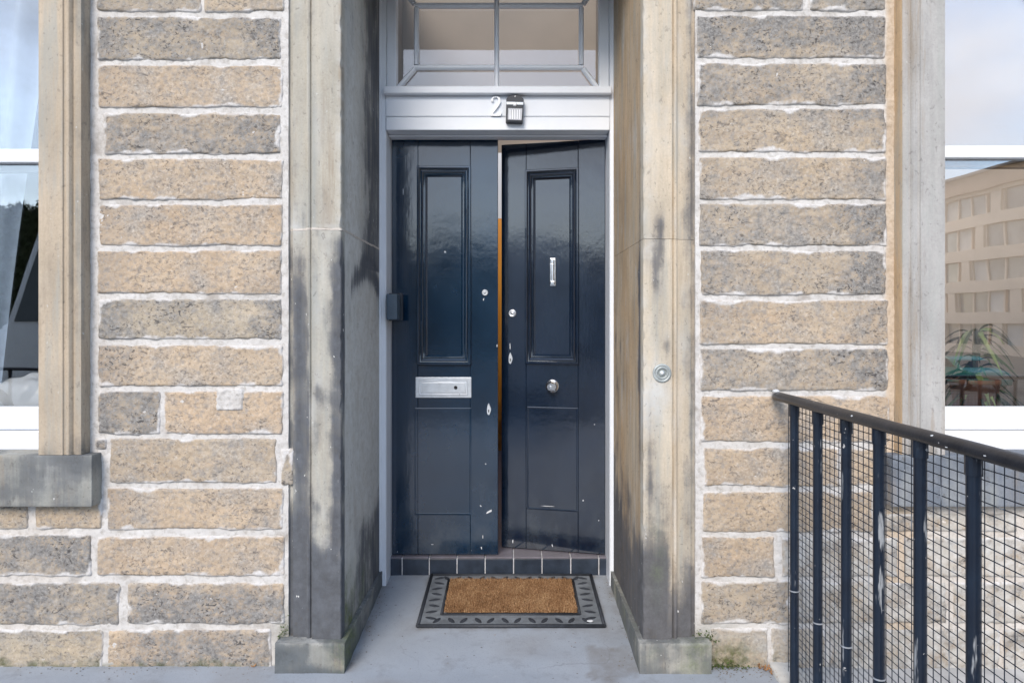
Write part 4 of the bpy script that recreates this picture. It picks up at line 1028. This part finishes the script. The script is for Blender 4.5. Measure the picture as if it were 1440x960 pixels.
    box(bm, wx0 - .6, xr, yb, yb + .1, .3, zh); box(bm, wx0 - .7, wx0 - .6, 2.96, yb + .1, .3, zh); box(bm, xr, xr + .1, 2.96, yb + .1, .3, zh)
    box(bm, wx0 - .7, xr + .1, 2.96, yb + .1, .2, .3)
    if not seed: box(bm, wx0 - .7, wx1 + .7, 2.96, 5.7, 3.3, 3.4)
    o = obj('room', bm, 'pale_room' if seed else 'dark_room', None, kind='structure')
    return w
window('white sash window with a pale curtain behind the glass', 'tan dressed stone margin and grey sill of the curtained window', 1, -1.841, -2.88, (.47, .39, .295), None, 0, (pz(229, 2.78), pz(210, 2.78)), 'white', 'curtained_glass')
window('weathered white sash window with a palm inside, above the railing', 'grey dressed stone margin and sill of the window above the railing', -1, 1.684, 2.72, (.40, .39, .375), None, 1, (pz(222, 2.775), pz(205, 2.775)), 'oldwhite', 'glass')
# curtain
bm = bmesh.new()
def cur(u, v):
    z = 1.0 + 1.95 * v
    g = 1 - 0.55 * math.sin(math.pi * min(1, (1 - v) * .8)) ** 2
    x = -2.88 + (0.64 + 0.24 * v) * u
    return Vector((x, 2.98 + .035 * math.sin(u * 40 + 5 * v * (1 - u)) * g + .02 * math.sin(u * 17 + 2 * v), z))
sheet(bm, cur, 160, 40)
tag(obj('curtain', bm, 'curtain', None, True, (-2.4, 2.97, 1)), 'pale blue grey curtain hanging behind the glass over the wide stone sill', 'curtain')
bm = bmesh.new(); bmesh.ops.create_icosphere(bm, subdivisions=4, radius=.13, matrix=Matrix.Translation((-2.12, 3.02, 1.03)) @ Matrix.Diagonal((1.3, .7, .75, 1)))
for v in bm.verts: v.co += v.normal * .02 * FB(v.co.x, v.co.y, v.co.z, 14)
tag(obj('cushion', bm, 'white_plastic', None, True, (-2.12, 3.02, .95)), 'rumpled white cushion on the inner ledge of the curtained window', 'cushion')
obj('window_board', B(-3.4, -1.3, 2.951, 3.25, .90, .945), 'white', None, kind='structure'); obj('window_board', B(1.2, 3.2, 2.951, 3.35, .90, .945), 'white', None, kind='structure')
# palm in a pot behind the right-hand window
pm = thing('potted_palm', 'potted palm with arching leaves behind the glass above the railing', 'plant', (2.045, 3.02, .945))
obj('pot', lathe(bmesh.new(), (2.045, 3.02, .946), (0, 0, 1), [(0, 0), (.07, 0), (.095, .15), (.10, .15), (.10, .17), (.085, .17), (.08, .14), (0, .14)], 20), 'terracotta', pm, True)
bm = bmesh.new(); cyl(bm, (2.045, 3.02, 1.09), (2.05, 3.02, 1.32), .014, .010, 8); obj('stem', bm, 'bark', pm, True)
rnd = random.Random(11)
for k in range(84):
    a = rnd.uniform(0, 6.283); ln = rnd.uniform(.10, .27); z0 = rnd.choice((1.05, 1.12, 1.20, 1.30)) + rnd.uniform(-.03, .04); el = rnd.uniform(.1, 1.0); w = rnd.uniform(.008, .017)
    bm = bmesh.new(); rows = []
    for i in range(9):
        t = i / 8; r = ln * t * math.cos(el) * (1 + .2 * t); z = z0 + ln * (t * math.sin(el) - .95 * t * t)
        c_ = Vector((2.045 + .02 * (z0 - 1.0) + r * math.cos(a), 3.02 + r * math.sin(a) * .6, max(z, .96))); ww = w * math.sin(math.pi * min(.97, .12 + t * .86)); sv = Vector((-math.sin(a) * .8, math.cos(a) * .6, .35)) * ww
        if c_.y < 2.87: c_.y = 2.87 + .03 * t
        rows.append((bm.verts.new(c_ - sv), bm.verts.new(c_ + Vector((0, 0, -.004))), bm.verts.new(c_ + sv)))
    for p, q_ in zip(rows, rows[1:]):
        bm.faces.new((p[0], p[1], q_[1], q_[0])); bm.faces.new((p[1], p[2], q_[2], q_[1]))
    obj('leaf', bm, ('leaf_dark', 'leaf_dark', 'leaf_mid', 'leaf_light')[k % 4], pm, True)

# ------------------------------------------------------------------ railings
def railing(label, p0, p1, top, bars, zbase, group, with_mesh=True):
    """runs from p0 to p1 (x,y); bars: distances from p0"""
    a, b = Vector((*p0, 0)), Vector((*p1, 0)); d = (b - a); Lg = d.length; d.normalize()
    t = thing('railing', label, 'railing', (p0[0], p0[1], zbase), group)
    bm = bmesh.new(); prof = []
    for k in range(16):
        an = 2 * math.pi * k / 16; cx_, cz_ = .023 * math.cos(an), .020 * math.sin(an)
        if cz_ < -.010: cz_ = -.012
        prof.append((cx_, cz_))
    sv = Vector((-d.y, d.x, 0)); n = max(4, int(Lg / .04)); rows = []
    for i in range(n + 1):
        c_ = a + d * (Lg * i / n) + Vector((0, 0, top - .020 + .0015 * N3(i * .13, p0[0], 0, 2)))
        sc_ = .55 if i == 0 else 1.0
        rows.append([bm.verts.new(c_ + sv * (q_[0] * sc_) + Vector((0, 0, q_[1] * sc_))) for q_ in prof])
    for p, q_ in zip(rows, rows[1:]):
        for k in range(16): bm.faces.new((p[k], p[(k + 1) % 16], q_[(k + 1) % 16], q_[k]))
    bm.faces.new(rows[0]); bm.faces.new(rows[-1]); bmesh.ops.recalc_face_normals(bm, faces=bm.faces)
    smooth_angle(obj('handrail', bm, 'handrail', t), 50)
    for q_ in bars:
        c_ = a + d * q_
        bm = bmesh.new(); cyl(bm, (c_.x, c_.y, zbase - .02), (c_.x, c_.y, top - .031), .0155, n=14)
        bmesh.ops.subdivide_edges(bm, edges=[e_ for e_ in bm.edges if e_.calc_length() > .5], cuts=10)
        br_ = smooth_angle(obj('bar', bm, 'rail', t, origin=(c_.x, c_.y, zbase)), 50)
        bm = bmesh.new(); cyl(bm, (c_.x, c_.y, top - .075), (c_.x, c_.y, top - .031), .0185, n=14)
        obj('collar', bm, 'rail', br_)
        if with_mesh:
            for zz in (zbase + .34 + .05 * N3(q_, 1, 2, 7), top - .07):
                bm = bmesh.new(); cyl(bm, (c_.x, c_.y, zz), (c_.x, c_.y, zz + .004), .0172, n=12); obj('tie_wire', bm, 'metal', br_)
    if with_mesh:
        bm = bmesh.new(); m0, m1 = bars[0] - .10, bars[-1] + .1; m0 = max(m0, .08)
        off = sv * .019; r = .00145
        z0, z1 = zbase + .012, top - .036
        def wire(p, q_, rr=r):
            dd = (q_ - p).normalized(); u = dd.cross(sv).normalized() * rr; v_ = sv * rr
            A = [bm.verts.new(p + u), bm.verts.new(p + v_), bm.verts.new(p - u), bm.verts.new(p - v_)]; Bb = [bm.verts.new(q_ + u), bm.verts.new(q_ + v_), bm.verts.new(q_ - u), bm.verts.new(q_ - v_)]
            for k in range(4): bm.faces.new((A[k], A[(k + 1) % 4], Bb[(k + 1) % 4], Bb[k]))
        k = 0
        while m0 + k * .0310 < m1:
            s_ = m0 + k * .0310; j = .0015 * N3(k, 2.2, 0, 3)
            wire(a + d * (s_ + j) + off + Vector((0, 0, z0)), a + d * (s_ - j) + off + Vector((0, 0, z1))); k += 1
        k = 0
        while z1 - k * .0246 > z0:
            z = z1 - k * .0246; pr_ = None
            ns = int((m1 - m0) / .10)
            for i in range(ns + 1):
                s_ = m0 + (m1 - m0) * i / ns; c_ = a + d * s_ + off + sv * .002 + Vector((0, 0, z + .0016 * N3(s_ * 2, k * .21, 0, 2)))
                if pr_ is not None: wire(pr_, c_)
                pr_ = c_
            k += 1
        # bright top selvedge wire
        obj('wire_mesh', bm, 'rail', t, kind='stuff')
        bm = bmesh.new()
        p, q_ = a + d * m0 + off + Vector((0, 0, z1 + .002)), a + d * m1 + off + Vector((0, 0, z1 + .002)); cyl(bm, p, q_, .0022, n=6)
        obj('selvedge_wire', bm, 'metal', t, True)
    return t
bY = [2.515, 2.322, 2.124, 1.935, 1.739, 1.538]
while bY[-1] > -0.2: bY.append(bY[-1] - .197)
rl = railing('navy railing with wire mesh running out from the wall below the window', (1.04, 2.700), (1.04, -0.42), 1.094, [2.700 - y for y in bY], .018, 'railings by the street')
for k, (y, dx_, dz_, rr) in enumerate(((2.68, -.004, 1.096, .013), (2.05, -.016, 1.082, .006), (1.665, -.012, 1.086, .007), (1.60, -.020, 1.071, .004), (1.47, -.018, 1.076, .006))):
    bm = bmesh.new(); bmesh.ops.create_icosphere(bm, subdivisions=2, radius=rr, matrix=Matrix.Translation((1.04 + dx_, y, dz_)) @ Matrix.Diagonal((1, 1.5, .5, 1)))
    for v in bm.verts: v.co += v.normal * rr * .4 * N3(v.co.x, v.co.y, v.co.z, 160)
    obj('paint_splash', bm, 'chip_white', rl, True)
railing('low navy mesh railing along the street edge, mirrored above the sill', (1.10, -0.45), (5.2, -0.45), .90, [.1 + .155 * k for k in range(26)], 0.0, 'railings by the street')
railing('plain dark railing without mesh, mirrored in the curtained window', (-1.6, -1.2), (-5.4, -1.2), .92, [.1 + .30 * k for k in range(13)], 0.0, 'railings by the street', False)

# ------------------------------------------------------------------ moss, weeds, fallen leaves
def tuft(name, label, cat, c, n, spread, h, mat, seed):
    rnd = random.Random(seed); bm = bmesh.new()
    for k in range(n):
        x, y, z = c[0] + rnd.gauss(0, spread[0]), c[1] + rnd.gauss(0, spread[1]), c[2] + abs(rnd.gauss(0, spread[2]))
        s_ = rnd.uniform(.4, 1) * h; a = rnd.uniform(0, 6.28); v1 = Vector((math.cos(a), math.sin(a), rnd.uniform(-.2, .9))) * s_; v2 = Vector((-math.sin(a), math.cos(a), rnd.uniform(-.3, .5))) * s_ * .5
        p = Vector((x, y, z)); bm.faces.new([bm.verts.new(q_) for q_ in (p, p + v1 * .5 + v2, p + v1, p + v1 * .5 - v2)])
    o = obj(name, bm, mat, None, origin=c); tag(o, label, cat); return o
t1 = tuft('moss', '', '', (-0.905, 2.70, .03), 260, (.010, .010, .07), .010, 'moss', 1)
t2 = tuft('moss', '', '', (0.765, 2.71, .10), 200, (.022, .008, .018), .010, 'moss', 2)
t3 = tuft('moss', '', '', (0.83, 2.695, .0), 260, (.06, .008, .012), .009, 'moss', 3)
for t_, l in ((t1, 'bright moss in the corner beside the left plinth'), (t2, 'green moss on top of the right plinth'), (t3, 'dark moss along the wall foot beside the right plinth')):
    t_['kind'] = 'stuff'; t_['label'] = l; del t_['category']
rnd = random.Random(8)
def dead_leaf(bm, x, y, z, s_, a):
    n = 12; c_ = bm.verts.new((x, y, z + .004)); ring = []
    for k in range(n):
        an = 2 * math.pi * k / n; r = s_ * (1 if k % 2 == 0 else .72); u, v = r * math.cos(an), r * .55 * math.sin(an)
        ring.append(bm.verts.new((x + u * math.cos(a) - v * math.sin(a), y + u * math.sin(a) + v * math.cos(a), z + .002 + .010 * (u / s_) ** 2 + .004 * rnd.random())))
    for k in range(n): bm.faces.new((c_, ring[k], ring[(k + 1) % n]))
bm = bmesh.new()
for k in range(34):
    t_ = rnd.random()
    dead_leaf(bm, .955 + .10 * t_ + .02 * rnd.random(), 2.70 - .16 * t_ * rnd.random(), .003 + .0012 * (k % 6), rnd.uniform(.004, .010), rnd.uniform(0, 6.28))
o = obj('leaf_litter', bm, 'dead_leaf', None, origin=(1.0, 2.66, 0), kind='stuff'); o['label'] = 'drift of small orange leaves between the kerb end and the wall'
bm = bmesh.new(); dead_leaf(bm, px(356, 2.70), 2.70, .003, .012, .4)
tag(obj('fallen_leaf', bm, 'dead_leaf', None, origin=(px(356, 2.70), 2.70, 0)), 'lone orange leaf at the wall foot beside the left plinth', 'leaf')

bm = bmesh.new(); rnd = random.Random(21)
for k in range(420):
    m = k % 4
    if m == 0: x, y = rnd.uniform(-2.4, -.93), 2.70 - abs(rnd.gauss(0, .03))
    elif m == 1: x, y = (-.645 + abs(rnd.gauss(0, .03)), rnd.uniform(2.7, 3.5)) if rnd.random() < .5 else (.495 - abs(rnd.gauss(0, .03)), rnd.uniform(2.7, 3.5))
    elif m == 2: x, y = rnd.uniform(.78, 1.0), 2.70 - abs(rnd.gauss(0, .05))
    else: x, y = rnd.uniform(-2, .9), rnd.uniform(2.45, 3.0)
    r = rnd.uniform(.0008, .0026)
    bmesh.ops.create_icosphere(bm, subdivisions=1, radius=r, matrix=Matrix.Translation((x, y, floor_z(y) + r * .5)) @ Matrix.Rotation(rnd.random() * 3, 4, 'X') @ Matrix.Diagonal((1.4, .9, .6, 1)))
o = obj('grit', bm, 'grit_stone', None, origin=(0, 2.7, 0), kind='stuff'); o['label'] = 'loose grit scattered along the foot of the walls and the porch edges'
# ------------------------------------------------------------------ vestibule behind the doors
bm = bmesh.new()
box(bm, -1.22, -1.12, 3.65, 7.0, .0, 4.85); box(bm, .86, .96, 3.65, 7.0, .0, 4.85); box(bm, -1.22, .96, 7.0, 7.1, .0, 4.85)
obj('vestibule_wall', bm, 'cream_wall', None, kind='structure')  # no ceiling: left open to the sky so daylight brightens the vestibule
bm = bmesh.new(); box(bm, -1.119, .859, 3.752, 6.99, .05, .140)
obj('vestibule_floor', bm, 'tile_mauve', None, kind='structure')
iv = thing('inner_door', 'varnished orange inner door glimpsed through the gap between the dark leaves', 'inner door', (-.08, 6.55, .14))
obj('screen', B(-1.118, .858, 6.56, 6.62, 2.37, 3.0), 'white', iv)
obj('leaf_panel', B(-1.118, -.142, 6.58, 6.62, .141, 2.368), 'pine', iv); obj('leaf_panel', B(-.139, .858, 6.585, 6.625, .141, 2.368), 'pine', iv)
obj('meeting_stile', B(-.22, -.04, 6.56, 6.579, .141, 2.368, .004, 2), 'pine', iv)

# ------------------------------------------------------------------ across the street (seen in the panes and the gloss paint)
def far_curved():
    t = thing('apartment_block', 'curved beige apartment block with ribbon windows, mirrored in the window above the railing', 'building', (47, -66, -1.69))
    cxc, cyc, rad = 87.0, -66.0, 40.0
    a0, a1 = R(138), R(206)
    def arc(r0, r1, z0, z1, b0, b1, n):
        bm = bmesh.new(); rows = []
        for i in range(n + 1):
            a = b0 + (b1 - b0) * i / n; c_, s_ = math.cos(a), math.sin(a)
            rows.append([bm.verts.new((cxc + r * c_, cyc + r * s_, z)) for r, z in ((r0, z0), (r1, z0), (r1, z1), (r0, z1))])
        for p, q_ in zip(rows, rows[1:]):
            for k in range(4): bm.faces.new((p[k], p[(k + 1) % 4], q_[(k + 1) % 4], q_[k]))
        bm.faces.new(rows[0]); bm.faces.new(rows[-1]); bmesh.ops.recalc_face_normals(bm, faces=bm.faces); return bm
    z = -1.8; H = 3.25
    obj('core', arc(rad - 8, rad - .6, z, z + 5 * H + .6, a0, a1, 60), 'far_blind', t)
    for k in range(6):
        zb = z + k * H - .1
        obj('spandrel', arc(rad - .6, rad, zb, zb + (1.15 if k < 5 else .35), a0, a1, 60), 'render_beige', t)
    obj('fascia', arc(rad - .7, rad + .5, z + 5 * H + .25, z + 5 * H + 1.9, a0, a1, 60), 'render_brown', t)
    obj('roof', arc(rad - 8.3, rad + .9, z + 5 * H + 1.9, z + 5 * H + 2.15, a0, a1, 60), 'slate', t)
    n = 22
    for k in range(5):
        zb = z + k * H + 1.05
        for i in range(n):
            b0 = a0 + (a1 - a0) * i / n; b1 = a0 + (a1 - a0) * (i + 1) / n
            if (i + k) % 4 == 3: obj('pier', arc(rad - .6, rad - .05, zb, zb + H - 1.15, b0, b0 + (b1 - b0) * .55, 4), 'render_beige', t)
            else:
                w_ = obj('window', arc(rad - .58, rad - .45, zb, zb + H - 1.15, b0 + .002, b1 - .006, 3), 'far_glass' if (i * 7 + k * 3) % 5 else 'pale_blind', t)
            obj('mullion', arc(rad - .6, rad - .3, zb, zb + H - 1.15, b1 - .005, b1, 1), 'render_beige', t)
far_curved()
def terrace(x0, x1, y, h, bays, label):
    t = thing('terrace', label, 'building', ((x0 + x1) / 2, y, -1.69))
    obj('wall', B(x0, x1, y - 8, y - .35, -2, h), 'far_stone', t)
    bw = (x1 - x0) / bays; fl = (h + 1.7) / 3
    bm = bmesh.new()
    for k in range(3):
        zb = -1.7 + k * fl
        box(bm, x0, x1, y - .349, y, zb - .3, zb + .9); box(bm, x0, x1, y - .349, y, zb + fl - .55, zb + fl - .302)
        for i in range(bays + 1):
            xa = x0 + i * bw
            box(bm, max(x0, xa - bw * .32), min(x1, xa + bw * .32), y - .349, y - .001, zb + .9, zb + fl - .55)
    obj('front', bm, 'far_stone', t)
    for k in range(3):
        for i in range(bays):
            xa = x0 + (i + .5) * bw; zb = -1.7 + k * fl
            w_ = obj('window', B(xa - bw * .18, xa + bw * .18, y - .30, y - .26, zb + .9, zb + fl - .55), 'far_glass', t)
            bm = bmesh.new(); box(bm, xa - bw * .18, xa + bw * .18, y - .26, y - .22, zb + .9 + (fl - 1.45) * .48, zb + .9 + (fl - 1.45) * .53); box(bm, xa - .03, xa + .03, y - .26, y - .23, zb + .9, zb + fl - .55)
            obj('sash', bm, 'van_white', w_)
    bm = bmesh.new(); v = [bm.verts.new(p) for p in ((x0, y + .3, h), (x1, y + .3, h), (x1, y - 4, h + 2.6), (x0, y - 4, h + 2.6), (x0, y - 8.3, h), (x1, y - 8.3, h))]
    for f_ in ((0, 1, 2, 3), (3, 2, 5, 4), (0, 3, 4), (1, 5, 2), (0, 4, 5, 1)): bm.faces.new([v[i] for i in f_])
    rf = obj('roof', bm, 'slate', t)
    for k in range(3):
        xa = x0 + (x1 - x0) * (k + .5) / 3; obj('chimney', B(xa - 1, xa + 1, y - 4.5, y - 3.6, h + 1.8, h + 4.0), 'far_stone', rf)
terrace(-34, 22, -58, 6.8, 16, 'long brown stone terrace across the street, mirrored in the door paint')
def tree(x, y, h, r, seed, label, dense=1):
    rnd = random.Random(seed); z0 = land(0, y); t = thing('tree', label, 'tree', (x, y, z0), 'trees across the street')
    bm = bmesh.new(); cyl(bm, (x, y, z0 - .2), (x + .1, y, z0 + h * .45), .22, .13, 10); bl = []
    for k in range(14):
        a = rnd.uniform(0, 6.28); e_ = rnd.uniform(.3, 1.2); l = rnd.uniform(.4, .8) * r * 1.2; b0 = Vector((x + .1 * rnd.random(), y, z0 + h * rnd.uniform(.25, .5))); b1 = b0 + Vector((math.cos(a) * math.cos(e_), math.sin(a) * math.cos(e_), math.sin(e_))) * l
        cyl(bm, b0, b1, .07, .02, 6); bl.append(b1)
    obj('trunk', bm, 'bark', t, True)
    bm = bmesh.new()
    for k in range(90 * dense):
        c_ = Vector((x, y, z0 + h * .66)) + Vector((rnd.gauss(0, .45) * r, rnd.gauss(0, .45) * r, rnd.gauss(0, .20) * h))
        for j in range(34):
            p = c_ + Vector((rnd.gauss(0, .3), rnd.gauss(0, .3), rnd.gauss(0, .24))); u = Vector((rnd.gauss(0, 1), rnd.gauss(0, 1), rnd.gauss(0, 1))).normalized() * (.11 if dense == 1 else .065); w_ = u.orthogonal().normalized() * (.06 if dense == 1 else .038)
            bm.faces.new([bm.verts.new(q_) for q_ in (p - u, p + w_, p + u, p - w_)])
    obj('crown', bm, 'foliage', t)
hg = thing('hedge', 'tall dark conifer hedge across the street, mirrored in the curtained window', 'hedge', (-16.5, -17.6, land(0, -17.6)))
bm = bmesh.new(); box(bm, -21, -12.5, -18.6, -16.8, land(0, -17.6) - .1, 5.0)
bmesh.ops.subdivide_edges(bm, edges=bm.edges[:], cuts=40, use_grid_fill=True)
for v in bm.verts: v.co += Vector((.12 * FB(v.co.x, v.co.y, v.co.z, 2.5), .25 * FB(v.co.x + 9, v.co.y, v.co.z, 2.2), .35 * FB(v.co.x, v.co.y, 7, 1.4) * sstep(2, 5, v.co.z)))
pts_ = [v.co.copy() for v in bm.verts if v.co.y > -17.2 or v.co.z > 4.4]
obj('core', bm, 'foliage', hg, True)
rnd = random.Random(4); bm = bmesh.new()
for p in pts_:
    for j in range(9):
        q_ = p + Vector((rnd.gauss(0, .10), rnd.uniform(0, .12), rnd.gauss(0, .10))); u = Vector((rnd.gauss(0, .5), rnd.gauss(0, .4), rnd.gauss(0, 1))).normalized() * .10; w_ = u.orthogonal().normalized() * .045
        bm.faces.new([bm.verts.new(c_) for c_ in (q_ - u, q_ + w_, q_ + u, q_ - w_)])
obj('foliage', bm, 'foliage', hg, kind='stuff')
tree(-4, -34, 7.5, 2.6, 2, 'broad leafy tree in front of the far terrace, mirrored in the door paint')
tree(9, -36, 7.0, 2.4, 3, 'smaller leafy tree right of the broad one, before the far terrace')
def vehicle(name, label, cat, loc, rot, prof, width, glass, body_mat, wheels, lamps, tumble=.16, belt=1.0):
    """prof: side outline (x,z), front toward +x; glass: list of (side windows polygons)"""
    t = thing(name, label, cat, (0, 0, 0))
    bm = bmesh.new(); rows = []
    def wz(z): return width / 2 - max(0, z - belt) * tumble - max(0, .45 - z) * .15
    for s_ in (-1, 1): rows.append([bm.verts.new((x, s_ * wz(z), z)) for x, z in prof])
    n = len(prof); bm.faces.new(rows[0]); bm.faces.new(rows[1][::-1])
    for k in range(n): bm.faces.new((rows[0][k], rows[0][(k + 1) % n], rows[1][(k + 1) % n], rows[1][k]))
    bmesh.ops.recalc_face_normals(bm, faces=bm.faces)
    bmesh.ops.bevel(bm, geom=[e_ for e_ in bm.edges if len(e_.link_faces) == 2], offset=.05, segments=3, affect='EDGES')
    bd = smooth_angle(obj('body', bm, body_mat, t), 35)
    for poly in glass['side']:
        for s_ in (-1, 1):
            bm = bmesh.new(); v = [bm.verts.new((x, s_ * (wz(z) + .012), z)) for x, z in poly]; bm.faces.new(v)
            r = bmesh.ops.extrude_face_region(bm, geom=bm.faces[:])
            for q_ in r['geom']:
                if isinstance(q_, bmesh.types.BMVert): q_.co.y -= s_ * .02
            bmesh.ops.recalc_face_normals(bm, faces=bm.faces); obj('side_window', bm, 'car_glass', t)
    for nm, (xa, za), (xb, zb_) in glass['ends']:
        d = Vector((zb_ - za, 0, -(xb - xa))).normalized() * .012
        if (d.x > 0) != (nm == 'windscreen'): d = -d
        bm = bmesh.new(); v = [bm.verts.new(Vector((x, s_ * (wz(z) - .09), z)) + d) for s_, x, z in ((-1, xa, za), (1, xa, za), (1, xb, zb_), (-1, xb, zb_))]; bm.faces.new(v)
        r = bmesh.ops.extrude_face_region(bm, geom=bm.faces[:])
        for q_ in r['geom']:
            if isinstance(q_, bmesh.types.BMVert): q_.co -= d * 1.5
        bmesh.ops.recalc_face_normals(bm, faces=bm.faces); obj(nm, bm, 'car_glass', t)
    for wx in wheels:
        for s_ in (-1, 1):
            bm = bmesh.new(); lathe(bm, (wx, s_ * (width / 2 - .20), .32), (0, s_, 0), [(.18, .0), (.30, .0), (.32, .03), (.32, .19), (.30, .215), (.21, .215)], 24); wo_ = obj('wheel', bm, 'tyre', t, True)
            bm = bmesh.new(); lathe(bm, (wx, s_ * (width / 2 - .20), .32), (0, s_, 0), [(.21, .21), (.19, .18), (.06, .19), (0, .2)], 20); obj('rim', bm, 'metal', wo_, True)
    for nm, x, z, m_ in lamps:
        for s_ in (-1, 1): obj(nm, B(x - .03, x + .03, s_ * (width / 2 - .25) - .14, s_ * (width / 2 - .25) + .14, z - .07, z + .07, .02, 2), m_, t)
    t.location = loc; t.rotation_euler.z = rot
    return t
vehicle('parked_car', 'green hatchback parked below street level, mirrored in the window above the railing', 'car', (21.3, -26.6, land(0, -25) + .01), R(90),
    [(-1.9, .3), (-2.0, .6), (-1.95, .95), (-1.65, 1.42), (-.1, 1.47), (.55, 1.30), (1.0, .98), (1.85, .82), (2.0, .55), (1.95, .28)], 1.72,
    {'side': [[(-1.6, .98), (-1.45, 1.36), (-.35, 1.40), (-.35, .98)], [(-.27, .98), (-.27, 1.40), (.0, 1.38), (.75, 1.0)]], 'ends': [('windscreen', (.97, 1.0), (.56, 1.29)), ('rear_window', (-1.92, 1.0), (-1.68, 1.40))]},
    'car_teal', (-1.25, 1.25), (('headlight', 1.9, .68, 'head_lamp'), ('tail_light', -1.97, .75, 'red_lamp')))
vn = vehicle('parked_van', 'white lettered van at the kerb, mirrored in the curtained window', 'van', (-5.25, -4.4, land(0, -4.4) + .01), R(180),
    [(-2.5, .35), (-2.55, 2.75), (-2.4, 2.95), (.85, 2.98), (1.12, 2.80), (1.48, 1.44), (2.35, 1.22), (2.55, .8), (2.55, .35)], 1.95,
    {'side': [[(-.6, 1.52), (-.6, 2.78), (1.0, 2.76), (1.34, 1.52)]], 'ends': [('windscreen', (1.46, 1.54), (1.15, 2.74))]},
    'van_white', (-1.6, 1.65), (('headlight', 2.45, .85, 'head_lamp'), ('tail_light', -2.5, 1.0, 'red_lamp')), .10, 1.4)
for k, (txt, sz, zz, xx) in enumerate((('& Co', .17, 1.24, -.15), ('tel.', .09, 1.10, -.05))):
    cu = bpy.data.curves.new('lettering', 'FONT'); cu.body = txt; cu.size = sz; cu.extrude = .004; cu.align_x = 'CENTER'
    me = None
    tmp = bpy.data.objects.new('lettering', cu); me = bpy.data.meshes.new_from_object(tmp); bpy.data.objects.remove(tmp)
    me.materials.clear(); me.materials.append(M['lettering'])
    o = bpy.data.objects.new('lettering', me); COL.objects.link(o); o.parent = vn
    o.rotation_euler = (R(90), 0, R(180)); o.location = (xx + .75, -.984 + 1.968, zz)
